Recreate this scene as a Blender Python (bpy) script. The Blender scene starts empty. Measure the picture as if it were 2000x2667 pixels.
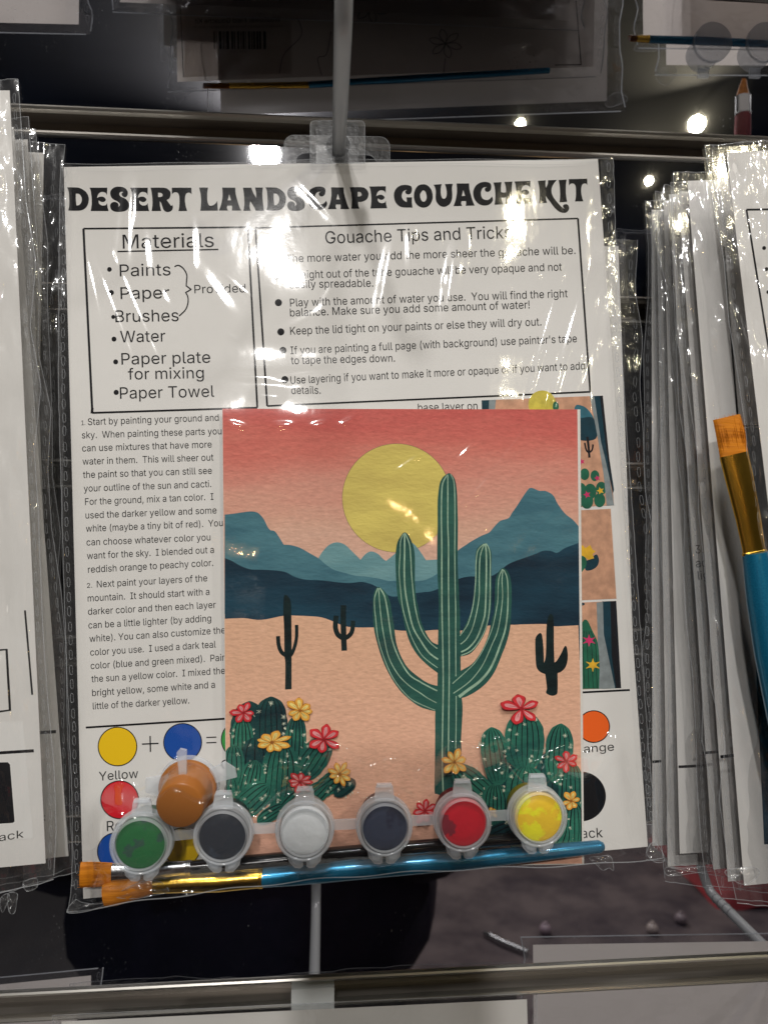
import bpy, bmesh, math, random
import numpy as np
from mathutils import Vector, Matrix
from mathutils.geometry import tessellate_polygon

random.seed(7); rng = np.random.default_rng(7)
S = bpy.context.scene
COL = S.collection
# ---------------------------------------------------------------- camera, world, exposure
H = 1.45                      # camera height above the shop floor
F = 1900.0                    # focal length in photo pixels (photo 2000 x 2667)
YAW = math.atan(F / 23520.0)
cs, sn = math.cos(YAW), math.sin(YAW)
cd = bpy.data.cameras.new("camera"); cam = bpy.data.objects.new("camera", cd); COL.objects.link(cam)
cam.location = (0, 0, H); cam.rotation_euler = (math.pi / 2, 0, -YAW)
cd.sensor_fit = 'HORIZONTAL'; cd.sensor_width = 36.0; cd.lens = 36.0 * F / 2000.0
cd.clip_start = 0.005; cd.clip_end = 60
cd.dof.use_dof = True; cd.dof.focus_distance = 0.278; cd.dof.aperture_fstop = 20.0
S.camera = cam
w = bpy.data.worlds.new("World"); S.world = w; w.use_nodes = True
w.node_tree.nodes["Background"].inputs[0].default_value = (0.05, 0.048, 0.05, 1)
w.node_tree.nodes["Background"].inputs[1].default_value = 0.3
S.view_settings.view_transform = 'Standard'; S.view_settings.look = 'None'
S.view_settings.exposure = 0.0; S.view_settings.gamma = 1.0
S.render.engine = 'CYCLES'
cy = S.cycles
cy.max_bounces = 8; cy.diffuse_bounces = 3; cy.glossy_bounces = 4; cy.transmission_bounces = 4
cy.transparent_max_bounces = 40; cy.caustics_reflective = False; cy.caustics_refractive = False
cy.sample_clamp_indirect = 3.0
try:
    cy.use_denoising = True; cy.denoiser = 'OPENIMAGEDENOISE'
    cy.denoising_input_passes = 'RGB_ALBEDO_NORMAL'; cy.denoising_prefilter = 'ACCURATE'
except Exception:
    pass

CAM = np.array([0, 0, H])
RGT = np.array([cs, -sn, 0.0]); FWD = np.array([sn, cs, 0.0]); UP = np.array([0, 0, 1.0])
WALL = 0.325                  # y of the mirrored wall face


def ray(px, py):
    return FWD + RGT * ((px - 1000.0) / F) - UP * ((py - 1333.5) / F)


def at_y(px, py, y):
    d = ray(px, py); return CAM + d * (y / d[1])


class Plane:
    """a flat sheet standing somewhere; call it with photo pixels to get the point of the sheet, off metres in front"""
    def __init__(s, p, n, flip=False):
        s.p = np.array(p, float); s.n = np.array(n, float) / np.linalg.norm(n); s.flip = flip

    def __call__(s, px, py, off=0.0):
        d = ray(px, py); q = s.p + s.n * off
        P = CAM + d * (np.dot(q - CAM, s.n) / np.dot(d, s.n))
        if s.flip:
            P[1] = 2 * WALL - P[1]
        return P


def ceiling_lamp_xyz(px, py, top):
    d = ray(px, py); P = CAM + d * ((top - H) / d[2]); P[1] = 2 * WALL - P[1]
    return P


# ---------------------------------------------------------------- helpers
def lin(c):
    c = c / 255.0
    return c / 12.92 if c <= 0.04045 else ((c + 0.055) / 1.055) ** 2.4


def srgb(r, g, b, k=1.0):
    return tuple(min(0.9, lin(v) * k) for v in (r, g, b)) + (1.0,)


PK = 1.42


def ink(r, g, b, k=PK):       # a colour read on the print, turned into reflectance
    return srgb(r, g, b, k)


def nmat(name):
    m = bpy.data.materials.new(name); m.use_nodes = True
    nt = m.node_tree; nt.nodes.clear()
    out = nt.nodes.new('ShaderNodeOutputMaterial')
    return m, nt, out


def N(nt, typ, **kw):
    n = nt.nodes.new(typ)
    for k, v in kw.items():
        if k[0] == '_' and k[1:].isdigit():
            n.inputs[int(k[1:])].default_value = v
        elif k[0] == '_':
            setattr(n, k[1:], v)
        else:
            n.inputs[k].default_value = v
    return n


def noise(nt, scale, detail=3, stretch=None, rough=0.55, coord='Object'):
    tc = nt.nodes.new('ShaderNodeTexCoord'); src = tc.outputs[coord]
    if stretch:
        mp = nt.nodes.new('ShaderNodeMapping'); mp.inputs['Scale'].default_value = stretch
        nt.links.new(src, mp.inputs['Vector']); src = mp.outputs[0]
    n = nt.nodes.new('ShaderNodeTexNoise'); n.inputs['Scale'].default_value = scale
    n.inputs['Detail'].default_value = detail; n.inputs['Roughness'].default_value = rough
    nt.links.new(src, n.inputs['Vector'])
    return n.outputs['Fac']


def bump(nt, fac, dist, strength=1.0):
    b = nt.nodes.new('ShaderNodeBump'); b.inputs['Distance'].default_value = dist
    b.inputs['Strength'].default_value = strength
    nt.links.new(fac, b.inputs['Height']); return b.outputs[0]


def pbr(name, col, rough=0.5, metal=0.0, spec=0.5, col2=None, nscale=300, nstretch=None, bscale=None, bdist=1e-4,
        bstretch=None, coat=0.0, contrast=(0.35, 0.65)):
    m, nt, out = nmat(name)
    p = nt.nodes.new('ShaderNodeBsdfPrincipled')
    p.inputs['Base Color'].default_value = col; p.inputs['Roughness'].default_value = rough
    p.inputs['Metallic'].default_value = metal; p.inputs['Specular IOR Level'].default_value = spec
    p.inputs['Coat Weight'].default_value = coat
    if col2:
        r = nt.nodes.new('ShaderNodeValToRGB')
        r.color_ramp.elements[0].position = contrast[0]; r.color_ramp.elements[1].position = contrast[1]
        r.color_ramp.elements[0].color = col; r.color_ramp.elements[1].color = col2
        nt.links.new(noise(nt, nscale, 4, nstretch), r.inputs[0]); nt.links.new(r.outputs[0], p.inputs['Base Color'])
    if bscale:
        nt.links.new(bump(nt, noise(nt, bscale, 3, bstretch), bdist), p.inputs['Normal'])
    nt.links.new(p.outputs[0], out.inputs[0])
    return m


def film(name, gloss=0.07, haze=0.03, rough=0.07, rough2=0.3, g2=0.02, bscale=500, bdist=6e-5, tint=0.98,
         bscale2=90, bdist2=2.5e-4):
    m, nt, out = nmat(name)
    L = nt.links.new
    n1 = noise(nt, bscale, 2); n2 = noise(nt, bscale2, 3, (1, 1, 0.45))
    b1 = nt.nodes.new('ShaderNodeBump'); b1.inputs['Distance'].default_value = bdist; L(n1, b1.inputs['Height'])
    b2 = nt.nodes.new('ShaderNodeBump'); b2.inputs['Distance'].default_value = bdist2; L(n2, b2.inputs['Height'])
    L(b1.outputs[0], b2.inputs['Normal'])
    nrm = b2.outputs[0]
    lw = nt.nodes.new('ShaderNodeLayerWeight'); lw.inputs['Blend'].default_value = 0.5
    L(nrm, lw.inputs['Normal'])
    pw = N(nt, 'ShaderNodeMath', _operation='POWER', _1=4.0); L(lw.outputs['Facing'], pw.inputs[0])
    ma = N(nt, 'ShaderNodeMath', _operation='MULTIPLY_ADD', _1=0.7, _2=gloss); L(pw.outputs[0], ma.inputs[0])
    tr = nt.nodes.new('ShaderNodeBsdfTransparent'); tr.inputs[0].default_value = (tint, tint, tint, 1)
    df = nt.nodes.new('ShaderNodeBsdfDiffuse'); df.inputs[0].default_value = (0.8, 0.8, 0.82, 1)
    g1 = nt.nodes.new('ShaderNodeBsdfGlossy'); g1.inputs['Roughness'].default_value = rough
    g2n = nt.nodes.new('ShaderNodeBsdfGlossy'); g2n.inputs['Roughness'].default_value = rough2
    L(nrm, g1.inputs['Normal']); L(nrm, g2n.inputs['Normal'])
    m0 = N(nt, 'ShaderNodeMixShader', Fac=haze); L(tr.outputs[0], m0.inputs[1]); L(df.outputs[0], m0.inputs[2])
    m1 = N(nt, 'ShaderNodeMixShader', Fac=g2); L(m0.outputs[0], m1.inputs[1]); L(g2n.outputs[0], m1.inputs[2])
    m2 = nt.nodes.new('ShaderNodeMixShader'); L(ma.outputs[0], m2.inputs[0]); L(m1.outputs[0], m2.inputs[1])
    L(g1.outputs[0], m2.inputs[2]); L(m2.outputs[0], out.inputs[0])
    return m


def frosted(name, col, solid=0.55, rough=0.25):
    m, nt, out = nmat(name); L = nt.links.new
    p = nt.nodes.new('ShaderNodeBsdfPrincipled'); p.inputs['Base Color'].default_value = col
    p.inputs['Roughness'].default_value = rough; p.inputs['Specular IOR Level'].default_value = 0.5
    tl = nt.nodes.new('ShaderNodeBsdfTranslucent'); tl.inputs[0].default_value = col
    tr = nt.nodes.new('ShaderNodeBsdfTransparent'); tr.inputs[0].default_value = (0.93, 0.95, 0.97, 1)
    a = N(nt, 'ShaderNodeMixShader', Fac=0.3); L(p.outputs[0], a.inputs[1]); L(tl.outputs[0], a.inputs[2])
    b = N(nt, 'ShaderNodeMixShader', Fac=solid); L(tr.outputs[0], b.inputs[1]); L(a.outputs[0], b.inputs[2])
    L(b.outputs[0], out.inputs[0])
    return m


ORG = {}


def tag(o, label=None, cat=None, group=None, kind=None):
    if label: o['label'] = label
    if cat: o['category'] = cat
    if group: o['group'] = group
    if kind: o['kind'] = kind
    return o


def thing(name, loc, label=None, cat=None, group=None, kind=None):
    o = bpy.data.objects.new(name, None); COL.objects.link(o); o.location = tuple(loc); o.empty_display_size = 0.02
    ORG[o] = np.array(loc, float)
    return tag(o, label, cat, group, kind)


def mk(name, verts, faces, mats, parent=None, midx=None, smooth=False, label=None, cat=None, group=None, kind=None):
    V = np.asarray(verts, float).reshape(-1, 3)
    if parent is not None:
        org = ORG[parent]; V = V - org
    else:
        org = V.mean(0); V = V - org
    me = bpy.data.meshes.new(name)
    me.from_pydata(V.tolist(), [], faces)
    if not isinstance(mats, (list, tuple)): mats = [mats]
    for m in mats: me.materials.append(m)
    if midx is not None: me.polygons.foreach_set('material_index', midx)
    if smooth: me.polygons.foreach_set('use_smooth', [True] * len(me.polygons))
    me.update()
    o = bpy.data.objects.new(name, me); COL.objects.link(o)
    if parent is not None:
        o.parent = parent; ORG[o] = org
    else:
        o.location = tuple(org); ORG[o] = org
    return tag(o, label, cat, group, kind)


class MB:
    """collects shapes into one mesh"""
    def __init__(s): s.v = []; s.f = []; s.m = []

    def add(s, v, f, m=0):
        b = len(s.v); s.v += [tuple(x) for x in v]; s.f += [tuple(i + b for i in q) for q in f]; s.m += [m] * len(f)

    def box(s, lo, hi, m=0):
        x0, y0, z0 = lo; x1, y1, z1 = hi
        s.add([(x0, y0, z0), (x1, y0, z0), (x1, y1, z0), (x0, y1, z0), (x0, y0, z1), (x1, y0, z1), (x1, y1, z1), (x0, y1, z1)],
              [(0, 3, 2, 1), (4, 5, 6, 7), (0, 1, 5, 4), (1, 2, 6, 5), (2, 3, 7, 6), (3, 0, 4, 7)], m)

    def tube(s, pts, r, n=8, m=0, closed=False, flat=1.0, up=None):
        pts = [np.array(p, float) for p in pts]; k = len(pts)
        rr = r if isinstance(r, (list, tuple)) else [r] * k
        V = []; Fc = []
        for i in range(k):
            if closed: t = pts[(i + 1) % k] - pts[i - 1]
            else: t = pts[min(i + 1, k - 1)] - pts[max(i - 1, 0)]
            t /= (np.linalg.norm(t) + 1e-12)
            u = np.array(up if up is not None else (0.13, 1, 0.07), float)
            a = np.cross(t, u); a /= (np.linalg.norm(a) + 1e-12); b = np.cross(t, a)
            for j in range(n):
                th = 2 * math.pi * j / n
                V.append(pts[i] + rr[i] * (a * math.cos(th) + b * math.sin(th) * flat))
        seg = k if closed else k - 1
        for i in range(seg):
            i2 = (i + 1) % k
            for j in range(n):
                Fc.append((i * n + j, i * n + (j + 1) % n, i2 * n + (j + 1) % n, i2 * n + j))
        if not closed:
            Fc.append(tuple(range(n - 1, -1, -1))); Fc.append(tuple((k - 1) * n + j for j in range(n)))
        s.add(V, Fc, m)

    def lathe(s, prof, c, ax, n=40, m=0, e=None, cap=True, flat=1.0):
        """prof: list of (radius, along, mat index or None)"""
        ax = np.array(ax, float); ax /= np.linalg.norm(ax); c = np.array(c, float)
        u = np.array(e if e is not None else (0, 0, 1.0)); a = np.cross(ax, u); a /= np.linalg.norm(a); b = np.cross(a, ax)
        V = []
        for p in prof:
            for j in range(n):
                th = 2 * math.pi * j / n
                V.append(c + ax * p[1] + p[0] * (a * math.cos(th) + b * math.sin(th) * flat))
        b0 = len(s.v); s.v += [tuple(x) for x in V]
        for i in range(len(prof) - 1):
            mm = prof[i][2] if len(prof[i]) > 2 else m
            for j in range(n):
                s.f.append((b0 + i * n + j, b0 + i * n + (j + 1) % n, b0 + (i + 1) * n + (j + 1) % n, b0 + (i + 1) * n + j)); s.m.append(mm)
        if cap:
            s.f.append(tuple(b0 + j for j in range(n - 1, -1, -1))); s.m.append(m)
            s.f.append(tuple(b0 + (len(prof) - 1) * n + j for j in range(n))); s.m.append(prof[-1][2] if len(prof[-1]) > 2 else m)

    def build(s, name, mats, parent=None, smooth=False, **k):
        return mk(name, s.v, s.f, mats, parent, s.m, smooth, **k)


def autosmooth(o, ang=40):
    me = o.data
    bm = bmesh.new(); bm.from_mesh(me)
    for f in bm.faces: f.smooth = True
    for e in bm.edges:
        if len(e.link_faces) == 2 and e.calc_face_angle(0) > math.radians(ang): e.smooth = False
    bm.to_mesh(me); bm.free()
    return o


def cr(pts, closed=True, n=5):
    """Catmull-Rom through points; a third value marks a sharp corner"""
    P = [(p[0], p[1]) for p in pts]; C = [len(p) > 2 and p[2] for p in pts]; k = len(P); out = []
    for i in range(k if closed else k - 1):
        p1, p2 = P[i], P[(i + 1) % k]
        p0 = p1 if (C[i] or (not closed and i == 0)) else P[i - 1]
        p3 = p2 if (C[(i + 1) % k] or (not closed and i == k - 2)) else P[(i + 2) % k]
        for j in range(n):
            t = j / n
            out.append(tuple(0.5 * ((2 * p1[a]) + (-p0[a] + p2[a]) * t + (2 * p0[a] - 5 * p1[a] + 4 * p2[a] - p3[a]) * t * t
                                    + (-p0[a] + 3 * p1[a] - 3 * p2[a] + p3[a]) * t ** 3) for a in (0, 1)))
    if not closed: out.append(P[-1])
    return out


def Z(ox, oy, s, pts):
    return [(ox + p[0] / s, oy + p[1] / s) + tuple(p[2:]) for p in pts]


_txt = {}
FONT = None
try:      # the grotesque that ships inside Blender itself
    import os
    FONT = bpy.data.fonts.load(os.path.join(bpy.utils.system_resource('DATAFILES'), 'fonts', 'Inter.woff2'))
except Exception:
    FONT = None


def glyphs(text):
    """outlines of a line of text, filled contour by contour; the third value lifts overlapping contours by one layer"""
    if text in _txt: return _txt[text]
    c = bpy.data.curves.new('t', 'FONT'); c.body = text; c.size = 1.0; c.resolution_u = 3; c.fill_mode = 'NONE'; c.offset = 0.012
    if FONT: c.font = FONT
    o = bpy.data.objects.new('t', c); COL.objects.link(o)
    dg = bpy.context.evaluated_depsgraph_get(); dg.update()
    me = bpy.data.meshes.new_from_object(o.evaluated_get(dg))
    co = [tuple(v.co[:2]) for v in me.vertices]; nb = {}
    for e in me.edges:
        i, j = e.vertices; nb.setdefault(i, []).append(j); nb.setdefault(j, []).append(i)
    bpy.data.objects.remove(o); bpy.data.curves.remove(c); bpy.data.meshes.remove(me)
    seen = set(); loops = []
    for st in range(len(co)):
        if st in seen or st not in nb: continue
        lp = [st]; seen.add(st); cur = st
        while True:
            nx = [q for q in nb[cur] if q not in seen]
            if not nx: break
            cur = min(nx) if len(lp) == 1 else nx[0]; seen.add(cur); lp.append(cur)
        if len(lp) > 2: loops.append([co[q] for q in lp])
    for l in loops:      # bowls that run into their own stem are cut back to the stem's edge
        k = len(l); ve = [i for i in range(k) if abs(l[i][0] - l[(i + 1) % k][0]) < 1e-4 and abs(l[i][1] - l[(i + 1) % k][1]) > .02]
        for i in ve:
            j = (i + 1) % k; xa = l[i][0]; ya = sorted((l[i][1], l[j][1]))
            for b in ve:
                xb = l[b][0]; yb = sorted((l[b][1], l[(b + 1) % k][1]))
                if .001 < xb - xa < .03 and yb[0] < ya[0] + 1e-4 and yb[1] > ya[1] - 1e-4 and yb[1] - yb[0] > .3 and ya[1] - ya[0] < .12:
                    l[i] = (xb + .0004, l[i][1]); l[j] = (xb + .0004, l[j][1]); break
    area = lambda l: sum(l[i - 1][0] * l[i][1] - l[i][0] * l[i - 1][1] for i in range(len(l))) / 2
    bb = lambda l: (min(p[0] for p in l), min(p[1] for p in l), max(p[0] for p in l), max(p[1] for p in l))

    def inside(p, l):
        r = False
        for i in range(len(l)):
            (x1, y1), (x2, y2) = l[i - 1], l[i]
            if (y1 > p[1]) != (y2 > p[1]) and p[0] < (x2 - x1) * (p[1] - y1) / (y2 - y1) + x1: r = not r
        return r
    A = [area(l) for l in loops]
    sgn = 1 if A and A[max(range(len(A)), key=lambda i: abs(A[i]))] > 0 else -1
    outs = [l for l, a_ in zip(loops, A) if a_ * sgn > 0]; hol = [l for l, a_ in zip(loops, A) if a_ * sgn <= 0]
    V = []; Fc = []; done = []
    for l in outs:
        hs = [h for h in hol if inside(h[0], l)]
        b_ = bb(l); lev = 0
        for (d, dl) in done:
            if d[0] < b_[2] and b_[0] < d[2] and d[1] < b_[3] and b_[1] < d[3]: lev = max(lev, dl + 1)
        done.append((b_, lev)); tri = tessellate_polygon([[Vector((x, y, 0)) for x, y in q] for q in [l] + hs]); base = len(V)
        V += [(x, y, lev) for q in [l] + hs for x, y in q]; Fc += [tuple(base + i for i in t) for t in tri]
    _txt[text] = (np.array(V, float).reshape(-1, 3), Fc); return _txt[text]


CAPH = float(glyphs('H')[0][:, 1].max())


class Art:
    """flat print laid on a sheet, each layer a few microns above the one below"""
    def __init__(s, K, base, step=2.5e-6): s.K = K; s.off = base; s.step = step; s.mb = MB(); s.mats = []; s.ix = {}

    def mi(s, m):
        if m.name not in s.ix: s.ix[m.name] = len(s.mats); s.mats.append(m)
        return s.ix[m.name]

    def up(s): s.off += s.step

    def poly(s, pts, m, smooth=True, holes=(), n=5):
        loops = [cr(pts, True, n) if smooth else [p[:2] for p in pts]] + [cr(h, True, n) if smooth else h for h in holes]
        tri = tessellate_polygon([[Vector((x, y, 0)) for x, y in l] for l in loops])
        flat = [p for l in loops for p in l]
        s.mb.add([s.K(x, y, s.off) for x, y in flat], tri, s.mi(m)); s.up()

    def stroke(s, pts, w, m, smooth=True, n=5, taper=False):
        P = cr(pts, False, n) if smooth and len(pts) > 2 else [p[:2] for p in pts]
        k = len(P); L = []; R = []
        for i, p in enumerate(P):
            a = P[max(i - 1, 0)]; b = P[min(i + 1, k - 1)]; dx, dy = b[0] - a[0], b[1] - a[1]; l = math.hypot(dx, dy) or 1
            ww = (w[0] + (w[1] - w[0]) * i / (k - 1)) if isinstance(w, tuple) else w
            if taper: ww *= max(0.25, math.sin(math.pi * min(max((i + .3) / (k - .4), 0), 1)) ** 0.5)
            L.append((p[0] - dy / l * ww / 2, p[1] + dx / l * ww / 2)); R.append((p[0] + dy / l * ww / 2, p[1] - dx / l * ww / 2))
        v = [s.K(x, y, s.off) for x, y in L + R]
        s.mb.add(v, [(i, i + 1, k + i + 1, k + i) for i in range(k - 1)], s.mi(m)); s.up()

    def disc(s, cx, cy, r, m, ry=None, n=40):
        ry = ry or r
        pts = [(cx + r * math.cos(2 * math.pi * i / n), cy + ry * math.sin(2 * math.pi * i / n)) for i in range(n)]
        s.mb.add([s.K(x, y, s.off) for x, y in pts], [tuple(range(n))], s.mi(m)); s.up()

    def quad(s, pts, m): s.mb.add([s.K(x, y, s.off) for x, y in pts], [(0, 1, 2, 3)], s.mi(m)); s.up()

    def text(s, txt, A, B, cap, m, upv=None):
        V, Fc = glyphs(txt)
        x0, x1 = V[:, 0].min(), V[:, 0].max()
        dx, dy = (B[0] - A[0]) / (x1 - x0), (B[1] - A[1]) / (x1 - x0)
        if upv is None:
            k = .027 + (A[0] - 166) / 1391.0 * .045; upv = (-k, -1.0)
        sc = cap / CAPH
        pts = [(A[0] + (x - x0) * dx + y * sc * upv[0], A[1] + (x - x0) * dy + y * sc * upv[1]) for x, y, _ in V]
        s.mb.add([s.K(x, y, s.off + l * s.step) for (x, y), l in zip(pts, V[:, 2])], Fc, s.mi(m)); s.up()

    def build(s, name, parent, **k): return s.mb.build(name, s.mats, parent, **k)


def sheet_mesh(K, pts, thick, m, name, parent=None, off=0.0, **k):
    """a flat sheet of paper with a real thickness; pts = its corners in photo pixels"""
    if thick == 0: return mk(name, [K(x, y, off) for x, y in pts], [tuple(range(len(pts)))], m, parent, **k)
    a = [K(x, y, off) for x, y in pts]; b = [K(x, y, off - thick) for x, y in pts]; n = len(pts)
    return mk(name, a + b, [tuple(range(n)), tuple(range(2 * n - 1, n - 1, -1))] + [(i, n + i, n + (i + 1) % n, (i + 1) % n) for i in range(n)],
              m, parent, **k)


def vnoise(nx, ny, fx, fy, seed):
    """smooth value noise on a grid"""
    r = np.random.default_rng(seed); g = r.standard_normal((int(fy) + 4, int(fx) + 4))
    X = np.linspace(0, fx, nx); Y = np.linspace(0, fy, ny)
    xi = X.astype(int); yi = Y.astype(int); tx = X - xi; ty = Y - yi
    tx = tx * tx * (3 - 2 * tx); ty = ty * ty * (3 - 2 * ty)
    a = g[np.ix_(yi, xi)]; b = g[np.ix_(yi, xi + 1)]; c = g[np.ix_(yi + 1, xi)]; d = g[np.ix_(yi + 1, xi + 1)]
    return (a * (1 - tx) + b * tx) * (1 - ty)[:, None] + (c * (1 - tx) + d * tx) * ty[:, None]


def grid_obj(name, P, m, parent=None, smooth=True, midx=None, **k):
    ny, nx, _ = P.shape
    org = ORG[parent] if parent is not None else P.reshape(-1, 3).mean(0)
    V = (P.reshape(-1, 3) - org).astype(np.float32)
    i = np.arange((ny - 1) * (nx - 1)); r = i // (nx - 1); c = i % (nx - 1); a = r * nx + c
    Fc = np.stack([a, a + nx, a + nx + 1, a + 1], 1).astype(np.int32)
    me = bpy.data.meshes.new(name)
    me.vertices.add(len(V)); me.vertices.foreach_set('co', V.ravel())
    me.loops.add(Fc.size); me.loops.foreach_set('vertex_index', Fc.ravel())
    me.polygons.add(len(Fc)); me.polygons.foreach_set('loop_start', np.arange(0, Fc.size, 4, dtype=np.int32))
    for q in (m if isinstance(m, list) else [m]): me.materials.append(q)
    if midx is not None: me.polygons.foreach_set('material_index', midx.astype(np.int32))
    me.polygons.foreach_set('use_smooth', [smooth] * len(Fc))
    me.update(calc_edges=True); me.validate()
    o = bpy.data.objects.new(name, me); COL.objects.link(o); ORG[o] = org
    if parent is not None: o.parent = parent
    else: o.location = tuple(org)
    return tag(o, **k)


# ---------------------------------------------------------------- lamps of the shop
TOP = 3.2
M_housing = pbr('lamp housing black', (0.02, 0.02, 0.02, 1), 0.5)


def ceiling_spot(px, py, watts, r, col, label, top=TOP - 0.12):
    P = ceiling_lamp_xyz(px, py, top)
    lamp_at(P, watts, r, col, label)


def lamp_at(P, watts, r, col, label, stem=True):
    t = thing('ceiling_spotlight', P, label, 'spotlight', 'ceiling spotlights of the shop')
    aim = np.array([0.02, 0.29, H]) - P; aim /= np.linalg.norm(aim)
    mb = MB(); mb.lathe([(r * 1.12, 0.0), (r * 1.25, -0.002), (r * 1.25, -0.09), (r * 0.8, -0.13)], P, aim, 24)
    mb.f.pop(-2); mb.m.pop(-2)
    autosmooth(mb.build('housing', M_housing, t))
    if stem:
        mb = MB(); q = P - aim * 0.1; mb.tube([q, (q[0], q[1], TOP)], 0.012, 8); mb.build('stem', M_housing, t)
    L = bpy.data.lights.new('lamp', 'AREA'); L.shape = 'DISK'; L.size = 2 * r; L.energy = watts * LS; L.color = col
    o = bpy.data.objects.new('lamp', L); COL.objects.link(o); o.parent = t
    o.location = tuple(aim * 0.004)
    o.rotation_euler = Vector(aim).to_track_quat('-Z', 'Y').to_euler()


LS = 0.57
WHT = (1.0, 0.97, 0.93); WRM = (1.0, 0.62, 0.28); YEL = (1.0, 0.9, 0.62)
ceiling_spot(690, 398, 66, 0.062, WHT, 'large white ceiling spotlight left of centre behind the photographer')
ceiling_spot(1355, 322, 3, 0.015, YEL, 'small yellowish ceiling spotlight right of the centre')
ceiling_spot(1815, 322, 12, 0.028, YEL, 'small round ceiling spotlight far right behind the photographer')
ceiling_spot(1690, 470, 3, 0.014, YEL, 'low small ceiling spotlight seen beside the right stack')
lamp_at(np.array([0.05, -0.55, TOP - .12]), 22, 0.13, WHT, 'ceiling spotlight straight above the aisle')
ceiling_spot(300, -500, 22, 0.06, WHT, 'ceiling spotlight high on the left of the aisle')
ceiling_spot(1700, -600, 12, 0.06, WHT, 'ceiling spotlight high on the right of the aisle')


lamp_at(np.array([2.3, -0.9, TOP - .12]), 24, 0.07, WHT, 'ceiling spotlight over the right end of the aisle')


def pendant(px, py, y, watts, r, lab):
    # a small warm lamp hanging far back in the shop
    d = ray(px, py); P = CAM + d * ((2 * WALL - y) / d[1]); P[1] = 2 * WALL - P[1]
    t = thing('pendant_lamp', P, lab, 'lamp', 'warm pendant lamps at the back of the shop')
    aim = np.array([0.02, 0.29, H]) - P; aim /= np.linalg.norm(aim)
    mb = MB(); mb.lathe([(r * 1.1, 0.0), (r * 1.3, -0.01), (r * 1.2, -0.06), (r * 0.3, -0.1)], P, aim, 20); mb.f.pop(-2); mb.m.pop(-2)
    autosmooth(mb.build('shade', M_housing, t))
    mb = MB(); mb.tube([P - aim * 0.1, (P[0] - aim[0] * .1, P[1] - aim[1] * .1, TOP)], 0.004, 6); mb.build('cord', M_housing, t)
    L = bpy.data.lights.new('lamp', 'AREA'); L.shape = 'DISK'; L.size = 2 * r; L.energy = watts * LS; L.color = WRM
    o = bpy.data.objects.new('lamp', L); COL.objects.link(o); o.parent = t; o.location = tuple(aim * 0.004)
    o.rotation_euler = Vector(aim).to_track_quat('-Z', 'Y').to_euler()


pendant(640, 1165, -5.2, 1.6, 0.022, 'warm pendant lamp hanging at the back on the left')
pendant(1050, 1150, -5.0, 1.6, 0.022, 'warm pendant lamp hanging at the back near the middle')
pendant(1370, 1195, -4.6, 1.6, 0.022, 'warm pendant lamp hanging at the back on the right')

# ---------------------------------------------------------------- the room behind the camera
M_floor = pbr('floor concrete', (0.05, 0.045, 0.045, 1), 0.6, col2=(0.03, 0.028, 0.03, 1), nscale=3, bscale=40, bdist=1e-3)
M_wallp = pbr('wall paint', (0.17, 0.155, 0.145, 1), 0.7, col2=(0.14, 0.125, 0.12, 1), nscale=2)
M_ceil = pbr('ceiling paint', (0.012, 0.012, 0.015, 1), 0.9)
mb = MB(); mb.box((-4, -6.2, -0.05), (4, 0.6, 0.0)); mb.build('floor', M_floor, kind='structure')
mb = MB(); mb.box((-4, -6.2, TOP), (4, 0.6, TOP + .05)); mb.build('ceiling', M_ceil, kind='structure')
mb = MB(); mb.box((-4, -6.25, 0), (4, -6.2, TOP)); mb.build('wall_back', M_wallp, kind='structure')
mb = MB(); mb.box((-4.05, -6.2, 0), (-4, .6, TOP)); mb.build('wall_left', M_wallp, kind='structure')
mb = MB(); mb.box((4.0, -6.2, 0), (4.05, .6, TOP)); mb.build('wall_right', M_wallp, kind='structure')

# ---------------------------------------------------------------- slat wall of dark mirror with metal grooves
m, nt, out = nmat('dark mirror acrylic'); L = nt.links.new
g = nt.nodes.new('ShaderNodeBsdfGlossy'); g.inputs[0].default_value = (0.60, 0.60, 0.63, 1); g.inputs['Roughness'].default_value = 0.012
dfm = nt.nodes.new('ShaderNodeBsdfDiffuse'); dfm.inputs[0].default_value = (0.002, 0.003, 0.006, 1)
dust = nt.nodes.new('ShaderNodeBsdfDiffuse'); dust.inputs[0].default_value = (0.5, 0.52, 0.55, 1)
sm = nt.nodes.new('ShaderNodeBsdfGlossy'); sm.inputs[0].default_value = (0.3, 0.3, 0.32, 1); sm.inputs['Roughness'].default_value = 0.28
halo = nt.nodes.new('ShaderNodeBsdfGlossy'); halo.inputs[0].default_value = (0.5, 0.5, 0.53, 1); halo.inputs['Roughness'].default_value = 0.13
gm = N(nt, 'ShaderNodeMixShader', _0=0.0025); L(g.outputs[0], gm.inputs[1]); L(halo.outputs[0], gm.inputs[2])
a = nt.nodes.new('ShaderNodeAddShader'); L(gm.outputs[0], a.inputs[0]); L(dfm.outputs[0], a.inputs[1])
smf = N(nt, 'ShaderNodeMapRange'); smf.inputs[1].default_value = 0.45; smf.inputs[2].default_value = 0.75; smf.inputs[4].default_value = 0.004
L(noise(nt, 14, 5, (0.25, 1, 3.0), 0.7), smf.inputs[0])
mx = nt.nodes.new('ShaderNodeMixShader'); L(smf.outputs[0], mx.inputs[0]); L(a.outputs[0], mx.inputs[1]); L(sm.outputs[0], mx.inputs[2])
df2 = N(nt, 'ShaderNodeMapRange'); df2.inputs[1].default_value = 0.645; df2.inputs[2].default_value = 0.70; df2.inputs[4].default_value = 0.35
L(noise(nt, 1000, 2, (1, 1, 0.6), 0.6), df2.inputs[0])
cl = N(nt, 'ShaderNodeMapRange'); cl.inputs[1].default_value = 0.5; cl.inputs[2].default_value = 0.66
L(noise(nt, 40, 2), cl.inputs[0])
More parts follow.
